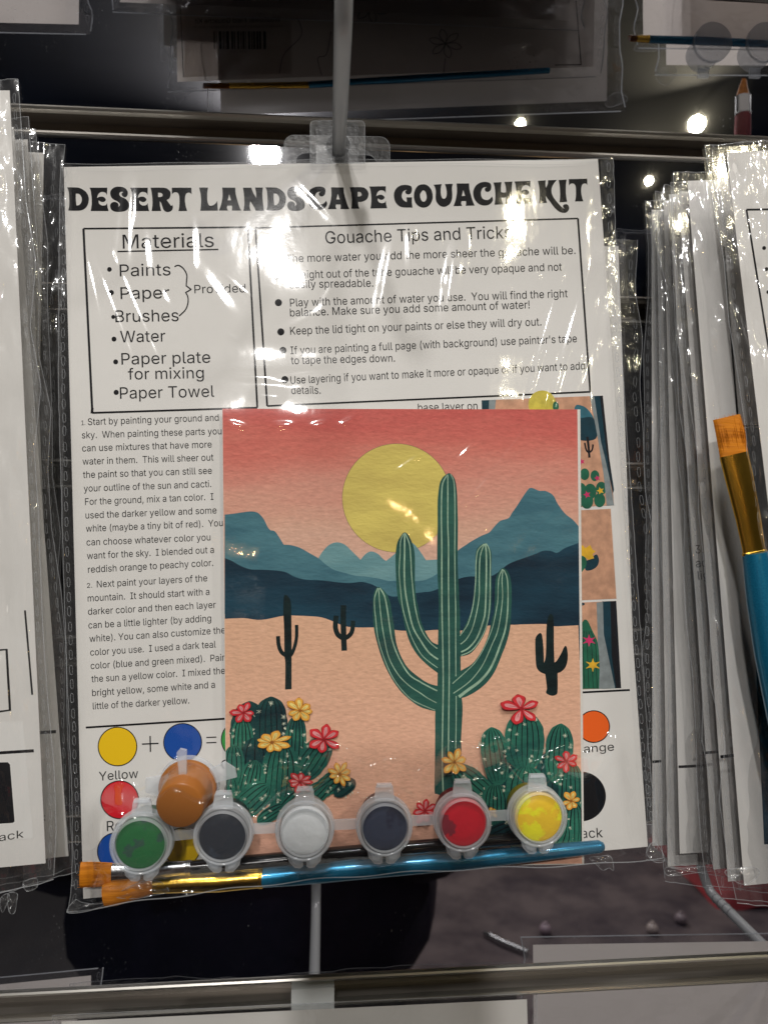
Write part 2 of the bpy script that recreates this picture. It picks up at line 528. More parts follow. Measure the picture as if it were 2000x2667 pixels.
mu = N(nt, 'ShaderNodeMath', _operation='MULTIPLY'); L(df2.outputs[0], mu.inputs[0]); L(cl.outputs[0], mu.inputs[1])
mx2 = nt.nodes.new('ShaderNodeMixShader'); L(mu.outputs[0], mx2.inputs[0]); L(mx.outputs[0], mx2.inputs[1]); L(dust.outputs[0], mx2.inputs[2])
L(mx2.outputs[0], out.inputs[0]); M_mirror = m
M_rail = pbr('brushed bronze aluminium', (0.34, 0.31, 0.28, 1), 0.42, metal=0.6, bscale=900, bdist=2e-5, bstretch=(0.02, 1, 1),
             col2=(0.22, 0.20, 0.18, 1), nscale=200, nstretch=(0.03, 1, 1))
M_lip = pbr('brushed aluminium lip', (0.60, 0.58, 0.54, 1), 0.30, metal=1.0, bscale=1200, bdist=1.5e-5, bstretch=(0.02, 1, 1))
slat = thing('slat_wall', (0, WALL, H - 0.5), kind='structure')
GZ = [H - 0.2124 + 0.0762 * k for k in range(-5, 12)]
for gz in GZ:
    x0, x1 = -1.3, 1.3
    mb = MB(); mb.box((x0, WALL, gz + 0.0062), (x1, WALL + 0.004, gz + 0.0762 - 0.0062)); mb.build('mirror_panel', M_mirror, slat)
    mb = MB()
    prof = [(-0.0012, .0064), (-0.0016, .0056), (-0.0012, .0046), (0.0006, .0038), (0.0085, .0038), (0.0085, -.0038), (0.0006, -.0038),
            (-0.0012, -.0046), (-0.0016, -.0056), (-0.0012, -.0064), (0.0002, -.0068), (0.0105, -.0068), (0.0105, .0068), (0.0002, .0068)]
    k = len(prof)
    V = [(x0, WALL + p[0], gz + p[1]) for p in prof] + [(x1, WALL + p[0], gz + p[1]) for p in prof]
    Fq = [(i, k + i, k + (i + 1) % k, (i + 1) % k) for i in range(k)]
    mi = [0 if i in (0, 1, 2, 6, 7, 8, 13, 9) else 1 for i in range(k)]
    mk('rail_channel', V, Fq, [M_lip, M_rail], slat, mi)
mb = MB(); mb.box((-4, WALL + 0.02, 0), (4, 0.6, TOP)); mb.build('wall_front', pbr('dark backing board', (0.02, 0.02, 0.025, 1), 0.6), kind='structure')

# ---------------------------------------------------------------- shared materials
M_paper = pbr('white office paper', (0.84, 0.825, 0.80, 1), 0.7, spec=0.15, col2=(0.81, 0.795, 0.77, 1), nscale=25, bscale=16, bdist=9e-4)
M_ink = pbr('black toner', (0.004, 0.004, 0.006, 1), 0.62, spec=0.12)
M_film = film('clear bag film', gloss=0.06, haze=0.006, rough=0.055, g2=0.003, rough2=0.22, bscale=700, bdist=6e-6, bscale2=60, bdist2=1.1e-4)
M_seam = film('clear bag side seam', gloss=0.075, haze=0.03, rough=0.08, g2=0.02, bscale=420, bdist=1.5e-4, bscale2=90, bdist2=4.5e-4)
M_side = film('clear crinkled bag', gloss=0.085, haze=0.012, rough=0.07, g2=0.014, bscale=300, bdist=1.4e-4, bscale2=70, bdist2=7e-4)
M_edge = frosted('film edge', (0.85, 0.86, 0.88, 1), 0.2, 0.1)
M_tab = film('clear hang tab', gloss=0.08, haze=0.015, rough=0.05, g2=0.02, bscale=500, bdist=1e-4, bscale2=100, bdist2=2e-4)
M_rod = frosted('grey translucent plastic rod', (0.52, 0.53, 0.54, 1), 0.93, 0.18)
M_brk2 = frosted('bracket plastic darkened for shade', (0.10, 0.10, 0.11, 1), 0.5, 0.15)  # copy of the pale bracket plastic with shade put into its colour
M_edgeb = frosted('bright film edge', (0.9, 0.92, 0.95, 1), 0.6, 0.08)
M_paper3 = pbr('lower row paper with brightened back', (0.8, 0.775, 0.745, 1), .7, spec=.2, bscale=16, bdist=9e-4)  # translucency stands in for light the mirror throws onto these backs
M_paper4 = pbr('upper row paper with dimmed back', (0.8, 0.775, 0.745, 1), .7, spec=.2, bscale=16, bdist=9e-4)  # same paper, translucency cut to put shade into this mirrored back
M_bracket = pbr('pale grey plastic bracket', (0.55, 0.57, 0.58, 1), 0.35, bscale=300, bdist=5e-5)

M_paper2 = pbr('office paper with brightened back', (0.80, 0.775, 0.745, 1), 0.7, spec=0.2, bscale=16, bdist=9e-4)  # translucency raised to put more light into the mirrored backs
for _M, _f in ((M_paper, .12), (M_paper2, .65), (M_paper3, .6), (M_paper4, .13)):
  _nt = _M.node_tree; _o = [q for q in _nt.nodes if q.type == 'OUTPUT_MATERIAL'][0]; _p = [q for q in _nt.nodes if q.type == 'BSDF_PRINCIPLED'][0]
  _t = _nt.nodes.new('ShaderNodeBsdfTranslucent'); _t.inputs[0].default_value = (.8, .74, .7, 1); _m = N(_nt, 'ShaderNodeMixShader', _0=_f)
  _nt.links.new(_p.outputs[0], _m.inputs[1]); _nt.links.new(_t.outputs[0], _m.inputs[2]); _nt.links.new(_m.outputs[0], _o.inputs[0])
# ---------------------------------------------------------------- display pegs
def display_peg(x, gz, label, rings=False):
    zr = gz - 0.0213
    t = thing('display_peg', (x, WALL, zr), label, 'display peg', 'clear pegs hooked into the slat wall')
    mb = MB(); w2 = 0.0094
    # bent plate: hooks over the groove lip and runs down the mirror panel
    pr = [(0.004, gz + .003), (-0.0022, gz + .0022), (-0.0042, gz - .0035), (-0.0046, gz - .0065), (-0.0038, gz - .0075), (-0.0038, gz - .034)]
    o2 = 0.0012
    V = []
    for sx in (-w2, w2):
        for y, z in pr: V.append((x + sx, WALL + y, z))
        for y, z in pr: V.append((x + sx, WALL + y + o2, z - 0.0008))
    n = len(pr); Fq = []
    for i in range(n - 1):
        Fq += [(i, i + 1, 2 * n + i + 1, 2 * n + i), (n + i, 3 * n + i, 3 * n + i + 1, n + i + 1), (i, n + i, n + i + 1, i + 1),
               (2 * n + i, 2 * n + i + 1, 3 * n + i + 1, 3 * n + i)]
    Fq += [(0, 2 * n, 3 * n, n), (n - 1, 2 * n - 1, 4 * n - 1, 3 * n - 1)]
    mk('bracket', V, Fq, M_bracket if gz < H else M_brk2, t)
    mb = MB(); y0 = WALL - 0.0038
    pts = [(x, y0, zr), (x, y0 - .05, zr), (x, y0 - .094, zr), (x, y0 - .1, zr + .0006), (x, y0 - .105, zr + .003), (x, y0 - .111, zr + .009), (x, y0 - .118, zr + .0195), (x, y0 - .1186, zr + .0205)]
    mb.tube(pts, [.0028] * 7 + [.0021], 16, up=(1, 0, 0)); autosmooth(mb.build('rod', M_rod, t), 60)
    for q in range(4 if rings else 0):
        yy = y0 - .078 - q * .0055
        mb = MB(); mb.lathe([(.0029, 0), (.0031, .0004), (.0029, .0008)], (x, yy, zr), (0, 1, 0), 16); mb.build('ring', M_rod, t)
    return t


gz = lambda k: H - 0.2124 + 0.0762 * k
display_peg(0.0055, gz(5), 'peg that carries the desert landscape kit, coming straight at the viewer')
display_peg(at_y(815, 2600, WALL)[0], gz(0), 'peg in the lowest rail right under the desert kit')
display_peg(0.2354, gz(0), 'peg in the lowest rail at the far right, its tip mirrored in the panel', rings=True)
display_peg(-0.245, gz(5), 'peg that carries the left stack of kits')
display_peg(0.262, gz(5), 'peg that carries the right stack of kits')
display_peg(-0.245, gz(0), 'peg in the lowest rail at the far left')
display_peg(0.025, gz(9) + .0762, 'peg of the row above holding the wildflower kits')
display_peg(-0.235, gz(9) + .0762, 'peg of the row above at the left')
display_peg(0.285, gz(9) + .0762, 'peg of the row above at the right')

# ================================================================ THE DESERT KIT
f19 = [(166, 434), (1557, 413), (1687, 2206), (217, 2342)]
KN = np.array([-0.005, -0.998, 0.064])
K = Plane(CAM + np.array([-0.1024, 0.2959, 0.1357]), KN)
EX = np.cross(np.array([0, 0, 1.0]), K.n); EX = -EX / np.linalg.norm(EX)
if EX[0] < 0: EX = -EX
EZ = np.cross(EX, K.n); EZ = EZ if EZ[2] > 0 else -EZ
SKEW = math.atan2(0.0115, 0.2156)


def many(K, PX, PY, OFF):
    D = FWD + RGT * ((PX[..., None] - 1000.0) / F) - UP * ((PY[..., None] - 1333.5) / F)
    base = np.dot(K.p - CAM, K.n)
    T = (base + OFF) / (D @ K.n)
    P = CAM + D * T[..., None]
    if K.flip: P[..., 1] = 2 * WALL - P[..., 1]
    return P


# ---- instruction sheet
sheet = thing('instruction_sheet', K(920, 1400), 'white printed sheet headed desert landscape gouache kit in the middle bag', 'instruction sheet')
sheet_mesh(K, f19, 0.00015, M_paper, 'paper', sheet)
M_title = pbr('title black', (0.004, 0.004, 0.006, 1), 0.62, spec=0.12, bscale=1500, bdist=2e-5)
GL = {
    'D': ([(68, 124, 1), (150, 124), (220, 132), (290, 175), (325, 235), (325, 300), (300, 360), (250, 396), (180, 405), (82, 402, 1), (93, 350), (95, 280), (90, 200), (82, 155)],
          [[(173, 198, 1), (215, 205), (243, 250), (240, 300), (215, 335), (180, 342, 1), (176, 300), (172, 250)]]),
    'E': ([(825, 128, 1), (1037, 128, 1), (1034, 218, 1), (1020, 192), (985, 178), (950, 185), (925, 215), (915, 252, 1), (945, 238), (985, 237), (1015, 258), (1018, 280), (995, 298), (965, 297), (935, 280, 1), (934, 305), (950, 330), (985, 343), (1020, 335), (1037, 312, 1), (1040, 355), (1053, 408, 1), (840, 408, 1), (850, 340), (852, 270), (845, 200), (838, 160)], []),
    'S': ([(1143, 185), (1160, 145), (1200, 118), (1250, 114), (1300, 125), (1335, 160), (1341, 195), (1330, 225), (1305, 237), (1280, 222), (1270, 200), (1278, 185), (1292, 178, 1), (1270, 172), (1250, 183), (1246, 205), (1262, 230), (1300, 247), (1335, 275), (1355, 320), (1348, 365), (1315, 395), (1260, 407), (1200, 405), (1160, 385), (1143, 345), (1152, 310), (1180, 293), (1215, 297), (1236, 318), (1238, 335), (1230, 352, 1), (1250, 335), (1250, 312), (1228, 287), (1185, 265), (1155, 235)], []),
    'R': ([(1070, 128, 1), (1215, 128), (1270, 140), (1305, 175), (1310, 215), (1295, 255), (1262, 275, 1), (1290, 312), (1308, 337), (1322, 345), (1333, 330, 1), (1338, 365), (1325, 400), (1285, 420), (1245, 412), (1222, 385), (1207, 340), (1195, 310), (1180, 290, 1), (1183, 340), (1197, 408, 1), (1083, 408, 1), (1092, 340), (1092, 270), (1085, 200), (1078, 160)],
          [[(1160, 187, 1), (1195, 190), (1215, 210), (1208, 232), (1185, 240), (1160, 240, 1)]]),
    'T': ([(1325, 128, 1), (1560, 128, 1), (1563, 208, 1), (1545, 190), (1515, 188), (1492, 210), (1483, 260), (1485, 310), (1495, 360), (1510, 408, 1), (1405, 408, 1), (1415, 350), (1417, 280), (1412, 220), (1395, 190), (1365, 182), (1340, 192), (1327, 210, 1)], []),
    'L': ([(85, 126, 1), (193, 126, 1), (185, 180), (183, 240), (187, 300), (205, 338), (235, 345), (275, 325), (305, 287, 1), (307, 345), (312, 403, 1), (100, 405, 1), (108, 340), (110, 270), (103, 200), (93, 160)], []),
    'A': ([(362, 126, 1), (520, 128, 1), (525, 200), (545, 280), (565, 345), (590, 402, 1), (478, 402, 1), (482, 370), (480, 343, 1), (425, 343, 1), (420, 372), (432, 402, 1), (323, 402, 1), (350, 330), (365, 250), (367, 190)], [[(447, 207, 1), (428, 280, 1), (470, 280, 1)]]),
    'N': ([(612, 128, 1), (713, 128, 1), (735, 190), (772, 250, 1), (770, 190), (757, 126, 1), (852, 126, 1), (845, 190), (848, 260), (855, 330), (865, 405, 1), (765, 405, 1), (745, 360), (700, 290, 1), (692, 350), (705, 405, 1), (618, 405, 1), (628, 340), (628, 270), (622, 200)], []),
    'C': ([(1602, 180), (1600, 150), (1580, 125), (1530, 114), (1470, 122), (1415, 155), (1382, 215), (1383, 280), (1410, 340), (1460, 380), (1520, 393), (1580, 380), (1615, 345), (1622, 315), (1610, 285, 1), (1580, 318), (1545, 328), (1500, 315), (1478, 280), (1475, 235), (1490, 195), (1515, 178), (1550, 176, 1), (1528, 187), (1522, 207), (1537, 228), (1567, 231), (1592, 212)], []),
    'P': ([(880, 122, 1), (1020, 122), (1070, 140), (1102, 185), (1102, 230), (1075, 275), (1020, 297), (980, 297, 1), (982, 340), (995, 380, 1), (898, 380, 1), (905, 320), (905, 250), (898, 190)], [[(975, 178, 1), (1005, 180), (1022, 205), (1010, 230), (975, 235, 1)]]),
    'G': ([(355, 210), (358, 165), (335, 132), (270, 117), (195, 125), (130, 165), (95, 230), (92, 300), (115, 375), (165, 430), (230, 452), (368, 455, 1), (358, 380), (360, 302, 1), (275, 303, 1), (283, 340), (282, 375, 1), (240, 350), (212, 310), (208, 265), (225, 220), (260, 195), (295, 192, 1), (268, 203), (260, 222), (272, 247), (305, 258), (340, 245)], []),
    'O': ([(525, 108), (590, 125), (645, 185), (668, 270), (660, 350), (615, 425), (545, 456), (470, 440), (410, 380), (388, 290), (402, 200), (450, 130)], [[(525, 198), (560, 220), (578, 285), (570, 340), (540, 368), (505, 355), (482, 300), (485, 245)]]),
    'U': ([(680, 115, 1), (803, 105, 1), (790, 160), (788, 240), (805, 305), (835, 325), (865, 305), (878, 250), (870, 170), (850, 105, 1), (967, 100, 1), (955, 170), (960, 250), (955, 330), (920, 405), (850, 443), (780, 430), (725, 370), (712, 300), (715, 220), (705, 160)], []),
    'H': ([(232, 178, 1), (343, 172, 1), (335, 230), (335, 305, 1), (370, 315), (403, 308, 1), (400, 240), (380, 170, 1), (490, 165, 1), (482, 230), (480, 300), (488, 380), (505, 465, 1), (390, 473, 1), (400, 420), (403, 378, 1), (370, 382), (338, 380, 1), (345, 420), (362, 473, 1), (248, 478, 1), (258, 400), (258, 320), (250, 240)], []),
    'K': ([(832, 155, 1), (940, 148, 1), (935, 190), (940, 250, 1), (965, 200), (970, 147, 1), (1090, 142, 1), (1050, 190), (1022, 245), (1018, 310), (1040, 370), (1090, 440), (1145, 500), (1180, 528), (1196, 530, 1), (1178, 515), (1172, 492), (1195, 472), (1230, 475), (1253, 505), (1250, 545), (1220, 580), (1180, 588), (1120, 570), (1060, 520), (1000, 440), (960, 390), (940, 358, 1), (942, 400), (957, 452, 1), (847, 457, 1), (855, 380), (855, 290), (845, 210)], []),
    'I': ([(1112, 145, 1), (1222, 138, 1), (1212, 200), (1210, 290), (1215, 360), (1227, 438, 1), (1125, 445, 1), (1132, 380), (1132, 290), (1125, 210)], []),
}
Z1, Z2, Z3, Z4, Z5 = (160, 460, 4.608), (500, 460, 4.608), (720, 460, 4.608), (1010, 460, 5.72), (1240, 440, 5.184)
art = Art(K, 0.00006)


def glyph(ch, z, box=None):
    """box = x0, x1, top left, top right, bottom left, bottom right in zoom pixels"""
    o, hs = GL[ch]
    if box:
        xs = [p[0] for p in o]; ys = [p[1] for p in o]; x0, x1, y0, y1 = min(xs), max(xs), min(ys), max(ys)

        def f(p):
            u = (p[0] - x0) / (x1 - x0); v = (p[1] - y0) / (y1 - y0)
            t = box[2] * (1 - u) + box[3] * u; b = box[4] * (1 - u) + box[5] * u
            return (box[0] + (box[1] - box[0]) * u, t + (b - t) * v) + tuple(p[2:])
        o = [f(p) for p in o]; hs = [[f(p) for p in h] for h in hs]
    art.poly(Z(*z, o), M_title, holes=[Z(*z, h) for h in hs], n=4); art.off -= art.step


glyph('D', Z1); glyph('E', Z1, (337, 566, 128, 128, 408, 408)); glyph('S', Z1, (585, 812, 116, 116, 417, 417)); glyph('E', Z1)
glyph('R', Z1); glyph('T', Z1)
glyph('L', Z2); glyph('A', Z2); glyph('N', Z2); glyph('D', Z2, (882, 1125, 124, 124, 402, 402)); glyph('S', Z2); glyph('C', Z2)
glyph('A', Z3, (617, 875, 123, 123, 385, 385)); glyph('P', Z3); glyph('E', Z3, (1113, 1328, 114, 110, 378, 374))
for ch in 'GOU': glyph(ch, Z4)
glyph('A', Z4, (977, 1293, 97, 91, 434, 425)); glyph('C', Z4, (1275, 1565, 72, 72, 425, 425))
for ch in 'HKI': glyph(ch, Z5)
glyph('E', Z5, (515, 748, 163, 155, 467, 459)); glyph('T', Z5, (1250, 1502, 132, 126, 436, 429))
art.build('title_lettering', sheet, label='DESERT LANDSCAPE GOUACHE KIT in fat black swash capitals')

# ---- materials box
art = Art(K, 0.00006)
z6 = (200, 570, 3.456)
c = [p[:2] for p in Z(*z6, [(60, 85), (1540, 72), (1625, 1698), (140, 1745)])]
for i, wd in zip(range(4), (4.5, 5, 5, 6)):
    art.stroke([c[i], c[(i + 1) % 4]], wd, M_ink, smooth=False)
art.stroke(Z(*z6, [(140, 1700), (136, 1750)]), 7, M_ink)
art.build('box_outline', sheet, label='black frame round the materials list')


def zt(z, txt, x0, y0, x1, y1, cap, m=None):
    a, b = Z(*z, [(x0, y0), (x1, y1)]); art.text(txt, a, b, cap, m or M_ink); art.off -= art.step


art = Art(K, 0.00006)
for t in [("Materials", 415, 265, 1235, 250, 36.5), ("Paints", 388, 515, 845, 505, 31), ("Paper", 395, 720, 835, 712, 31), ("Brushes", 348, 928, 918, 918, 31),
          ("Water", 392, 1110, 798, 1102, 30), ("Paper plate", 403, 1310, 1203, 1293, 30), ("for mixing", 462, 1445, 1145, 1432, 29),
          ("Paper Towel", 390, 1618, 1238, 1600, 30), ("Provided", 1060, 668, 1520, 658, 22)]:
    zt(z6, *t)
art.stroke(Z(*z6, [(366, 291), (1275, 272)]), 3.6, M_ink, smooth=False)
for x, y, r in [(294, 452, 21), (311, 661, 23), (328, 880, 18), (335, 1080, 22), (350, 1285, 22), (355, 1560, 23)]:
    (x, y), = Z(*z6, [(x, y)]); art.disc(x, y, r / 3.456, M_ink, n=20)
art.stroke(Z(*z6, [(880, 428), (915, 415), (960, 445), (990, 500), (988, 560), (985, 600, 1), (1030, 632, 1), (980, 660, 1), (1000, 700), (1000, 760), (975, 820), (920, 872)]), 3.2, M_ink)
art.build('materials_list', sheet)

# ---- tips box
art = Art(K, 0.00006)
c = [(665.5, 592.7), (1505, 568), (1537, 1020), (696, 1057)]
for i, wd in zip(range(4), (4, 5, 4.5, 5)): art.stroke([c[i], c[(i + 1) % 4]], wd, M_ink, smooth=False)
art.build('box_outline', sheet, label='black frame round the tips and tricks')
art = Art(K, 0.00006)
for txt, x0, y0, x1, y1, cap in [
    ("Gouache Tips and Tricks", 848, 633.5, 1332.6, 619.3, 32),
    ("The more water you add the more sheer the gouache will be.", 745.4, 682.8, 1498.7, 660.7, 20.5),
    ("Straight out of the tube gouache will be very opaque and not", 752.3, 725.6, 1463.4, 703.8, 20.5),
    ("easily spreadable.", 753.7, 750, 972.5, 745.8, 20.5),
    ("Play with the amount of water you use.  You will find the right", 755.7, 797.7, 1478.4, 773.3, 20.5),
    ("balance. Make sure you add some amount of water!", 755.7, 823.5, 1379.5, 802.5, 20.5),
    ("Keep the lid tight on your paints or else they will dry out.", 756.2, 871.2, 1409.9, 847, 20.5),
    ("If you are painting a full page (with background) use painter's tape", 757, 921.9, 1502.5, 890.4, 20),
    ("to tape the edges down.", 758.4, 948.2, 1028.8, 941.3, 20),
    ("Use layering if you want to make it more or opaque or if you want to add", 757, 999.5, 1523.6, 961.3, 20),
    ("details.", 759, 1025.9, 835.3, 1025, 20),
    ("base layer on", 1089, 1071, 1244, 1066, 20)]:
    art.text(txt, (x0, y0), (x1, y1), cap, M_ink); art.off -= art.step
for x, y in [(714, 675.6), (718.5, 718), (725.2, 787.4), (731.5, 863.6), (737, 912), (742, 988)]: art.disc(x, y, 9.2, M_ink, n=24)
art.build('tips_text', sheet)

# ---- steps text
z9 = (0, 1050, 2.602)
art = Art(K, 0.00006)
for t in [("1.", 552, 148, 578, 147), ("Start by painting your ground and", 596, 148, 1483, 118), ("sky.  When painting these parts you", 555, 238, 1502, 210),
          ("can use mixtures that have more", 557, 327, 1435, 300), ("water in them.  This will sheer out", 560, 417, 1447, 388),
          ("the paint so that you can still see", 563, 507, 1436, 478), ("your outline of the sun and cacti.", 568, 600, 1432, 568),
          ("For the ground, mix a tan color.  I", 577, 690, 1447, 655), ("used the darker yellow and some", 580, 782, 1468, 747),
          ("white (maybe a tiny bit of red).  You", 583, 872, 1510, 833), ("can choose whatever color you", 587, 965, 1427, 930),
          ("want for the sky.  I blended out a", 590, 1057, 1450, 1015), ("reddish orange to peachy color.", 597, 1150, 1445, 1103),
          ("2.", 590, 1252, 625, 1250), ("Next paint your layers of the", 657, 1250, 1405, 1207), ("mountain.  It should start with a", 595, 1345, 1420, 1300),
          ("darker color and then each layer", 597, 1435, 1463, 1388), ("can be a little lighter (by adding", 600, 1528, 1432, 1480),
          ("white). You can also customize the", 607, 1620, 1527, 1560), ("color you use.  I used a dark teal", 612, 1712, 1463, 1657),
          ("color (blue and green mixed).  Paint", 615, 1803, 1553, 1744), ("the sun a yellow color.  I mixed the", 620, 1893, 1525, 1835),
          ("bright yellow, some white and a", 625, 1987, 1457, 1930), ("little of the darker yellow.", 630, 2077, 1283, 2037)]:
    zt(z9, *t, 12 if t[0] in ("1.", "2.") else 17.5)
art.build('steps_text', sheet)

# ---- colour mixing chart
zA = (160, 1850, 2.074); zB2 = (860, 1850, 1.975)
art = Art(K, 0.00006)
art.stroke([(223.7, 1895.5), (585, 1872.5)], 5, M_ink, smooth=False); art.stroke([(1513, 1804), (1640, 1797.5)], 5, M_ink, smooth=False)
CI = {n: pbr('print ' + n, ink(*v), 0.45) for n, v in dict(yellow=(222, 170, 5), blue=(0, 62, 140), red=(185, 8, 28), green=(35, 140, 60), orange=(220, 85, 20), purple=(95, 25, 95)).items()}


def swatch(z, x, y, r, m):
    (x, y), = Z(*z, [(x, y)]); r = r / z[2]
    a = Art(K, 0.00006); a.disc(x, y, r, M_ink); a.disc(x, y, r - 2.6, m); a.build('colour_swatch', sheet)


swatch(zA, 303, 197, 107, CI['yellow']); swatch(zA, 655, 175, 105, CI['blue']); swatch(zA, 965, 160, 104, CI['green'])
swatch(zA, 315, 485, 105, CI['red']); swatch(zA, 297, 765, 105, CI['blue']); swatch(zA, 985, 440, 104, CI['purple'])
swatch(zA, 650, 740, 104, CI['yellow']); swatch(zB2, 1355, 85, 84, CI['orange'])
swatch(zB2, 1290, 445, 128, M_ink)
art.stroke(Z(*zA, [(435, 184), (525, 180)]), 3.4, M_ink, smooth=False); art.stroke(Z(*zA, [(479, 140), (481, 226)]), 3.4, M_ink, smooth=False)
art.stroke(Z(*zA, [(783, 148), (837, 146)]), 2.8, M_ink, smooth=False); art.stroke(Z(*zA, [(783, 177), (837, 175)]), 2.8, M_ink, smooth=False)
art.stroke(Z(*zA, [(825, 437), (850, 436)]), 2.8, M_ink, smooth=False)
art.build('chart_rules', sheet, kind='stuff')
for q in [(zA, "Yellow", 203, 382, 415, 366, 23), (zA, "Blue", 585, 345, 725, 335, 23), (zA, "Green", 864, 318, 1060, 308, 23),
          (zA, "Red", 246, 655, 370, 645, 26), (zA, "Blue", 225, 962, 365, 950, 23), (zB2, "Orange", 1228, 226, 1460, 208, 21), (zB2, "Black", 1232, 662, 1403, 655, 25)]:
    art = Art(K, 0.00006); zt(*q); art.build('colour_name', sheet)

# ---- step photographs printed on the right edge of the sheet
GR = lambda n, *c, **k: pbr('gouache ' + n, ink(*c), 0.75, spec=0.15, col2=ink(*[max(0, v * 0.86) for v in c]), nscale=260, **k)
z7 = (1000, 1030, 2.44); z6r = (1500, 1300, 2.212)
P_peach = GR('print peach', 182, 138, 112); P_teal = GR('print teal', 45, 95, 110); P_dteal = GR('print dark teal', 18, 50, 62); P_green = GR('print green', 30, 88, 66)
P_grey = GR('print grey', 120, 128, 130); P_black = GR('print black', 18, 18, 24); P_pink = GR('print pink', 185, 45, 95); P_yel = GR('print yellow', 205, 160, 45)
P_sun = GR('print sun', 185, 170, 70)
art = Art(K, 0.00006)
art.poly(Z(*z7, [(620, 30), (1390, 0), (1462, 697), (1228, 710)]), P_peach, smooth=False)
art.poly(Z(*z7, [(620, 30), (668, 28), (665, 90), (622, 90)]), P_dteal, smooth=False)
art.poly(Z(*z7, [(668, 28), (712, 26), (705, 90), (665, 90)]), P_grey, smooth=False)
(x, y), = Z(*z7, [(1005, 55)]); art.disc(x, y, 36, P_sun)
art.poly(Z(*z7, [(1075, 85), (1075, 50), (1090, 38), (1107, 50), (1108, 85)]), P_green)
art.poly(Z(*z7, [(1210, 90), (1222, 60), (1250, 62), (1280, 75), (1310, 105), (1330, 140), (1330, 170), (1225, 170)]), P_teal)
art.poly(Z(*z7, [(1225, 165), (1270, 140), (1335, 150), (1348, 272), (1230, 275)]), P_dteal)
art.stroke(Z(*z7, [(1292, 262), (1300, 330), (1305, 395)]), 6, P_black); art.stroke(Z(*z7, [(1275, 300), (1285, 345), (1303, 360), (1322, 345), (1328, 310)]), 4.5, P_black)
for x, y, r in [(1275, 500, 30), (1340, 510, 28), (1250, 600, 36), (1310, 610, 40), (1380, 590, 34), (1290, 670, 40), (1370, 665, 36), (1235, 680, 30)]:
    (a, b), = Z(*z7, [(x, y)]); art.disc(a, b, r / 2.44, P_green, ry=r * 1.25 / 2.44, n=20)
for x, y, r, mm in [(1258, 420, 16, P_pink), (1355, 525, 16, P_pink), (1290, 630, 20, P_pink), (1375, 605, 20, P_yel)]:
    (a, b), = Z(*z7, [(x, y)])
    art.poly([(a + r / 2.44 * (1.2 if q % 2 else .6) * math.cos(q * .63), b + r / 2.44 * (1.2 if q % 2 else .6) * math.sin(q * .63)) for q in range(10)], mm)
art.poly(Z(*z7, [(1308, 3), (1345, 2), (1400, 330), (1462, 697), (1415, 700), (1395, 500), (1360, 280)]), P_grey, smooth=False)
art.poly(Z(*z7, [(1335, 2), (1372, 1), (1420, 320), (1462, 600), (1455, 620), (1400, 380), (1380, 300)]), P_dteal, smooth=False)
art.poly(Z(*z7, [(1372, 1), (1390, 0), (1459, 660), (1440, 540), (1412, 340)]), P_black, smooth=False)
art.build('step_photo', sheet, label='printed photo with grey strip and cactus cluster, top of the column')
art = Art(K, 0.00006)
art.poly(Z(*z7, [(1228, 730), (1440, 720), (1477, 1292), (1235, 1303)]), P_peach, smooth=False)
art.poly(Z(*z7, [(1235, 870), (1250, 880), (1232, 915), (1222, 905)]), P_pink)
art.poly(Z(*z7, [(1275, 1060), (1310, 1040), (1350, 1010), (1366, 1050), (1350, 1090), (1310, 1112), (1280, 1108)]), P_dteal)
art.poly(Z(*z7, [(1225, 1030), (1255, 1015), (1285, 1040), (1283, 1085), (1250, 1130), (1225, 1150)]), P_green)
art.poly(Z(*z7, [(1230, 980, 1), (1262, 950, 1), (1280, 970, 1), (1310, 950, 1), (1325, 980, 1), (1345, 990, 1), (1325, 1010, 1), (1335, 1035, 1), (1300, 1045, 1), (1265, 1020, 1), (1230, 1015, 1)]), P_yel, n=2)
art.build('step_photo', sheet, label='printed photo with a yellow flower on green pads, middle of the column')
art = Art(K, 0.00006)
art.poly(Z(*z6r, [(10, 597), (232, 587), (260, 1090), (30, 1097)]), P_peach, smooth=False)
art.poly(Z(*z6r, [(150, 590), (205, 588), (232, 1091), (150, 1094)]), P_dteal, smooth=False)
art.poly(Z(*z6r, [(198, 589), (232, 587), (260, 1090), (230, 1091), (205, 900)]), P_black, smooth=False)
art.poly(Z(*z6r, [(118, 596), (155, 592), (160, 780), (185, 900), (225, 1091), (110, 1094), (125, 800)]), P_grey, smooth=False)
art.poly(Z(*z6r, [(15, 600), (45, 598), (48, 610), (20, 615)]), P_dteal)
art.poly(Z(*z6r, [(30, 1095, 1), (22, 780), (40, 705), (65, 700), (95, 760), (125, 830), (135, 950), (132, 1093, 1)]), P_green)
for xs in (45, 70, 95, 118): art.stroke(Z(*z6r, [(xs * .5 + 25, 760), (xs - 5, 850), (xs, 1000), (xs + 4, 1090)]), 1.3, P_black)
for x, y, r, mm in [(75, 815, 36, P_pink), (97, 957, 40, P_yel)]:
    (a, b), = Z(*z6r, [(x, y)])
    art.poly([(a + r / 2.2 * (1.15 if q % 2 else .5) * math.cos(q * .524), b + r / 2.6 * (1.15 if q % 2 else .5) * math.sin(q * .524)) for q in range(12)], mm)
art.build('step_photo', sheet, label='printed photo of a flowering green cactus column, bottom of the column')

# ================================================================ the painted card
KC = Plane(K.p + K.n * 0.0026, K.n)
card = thing('painted_card', KC(1050, 1650), 'watercolour paper card with painted desert, yellow sun and tall green cactus', 'art card')
M_card = pbr('cold pressed paper', (0.74, 0.71, 0.66, 1), 0.85, bscale=600, bdist=1.5e-4)
sheet_mesh(KC, [(579, 1064), (1511, 1066), (1521, 2252), (590, 2268)], 0.0005, M_card, 'paper', card)


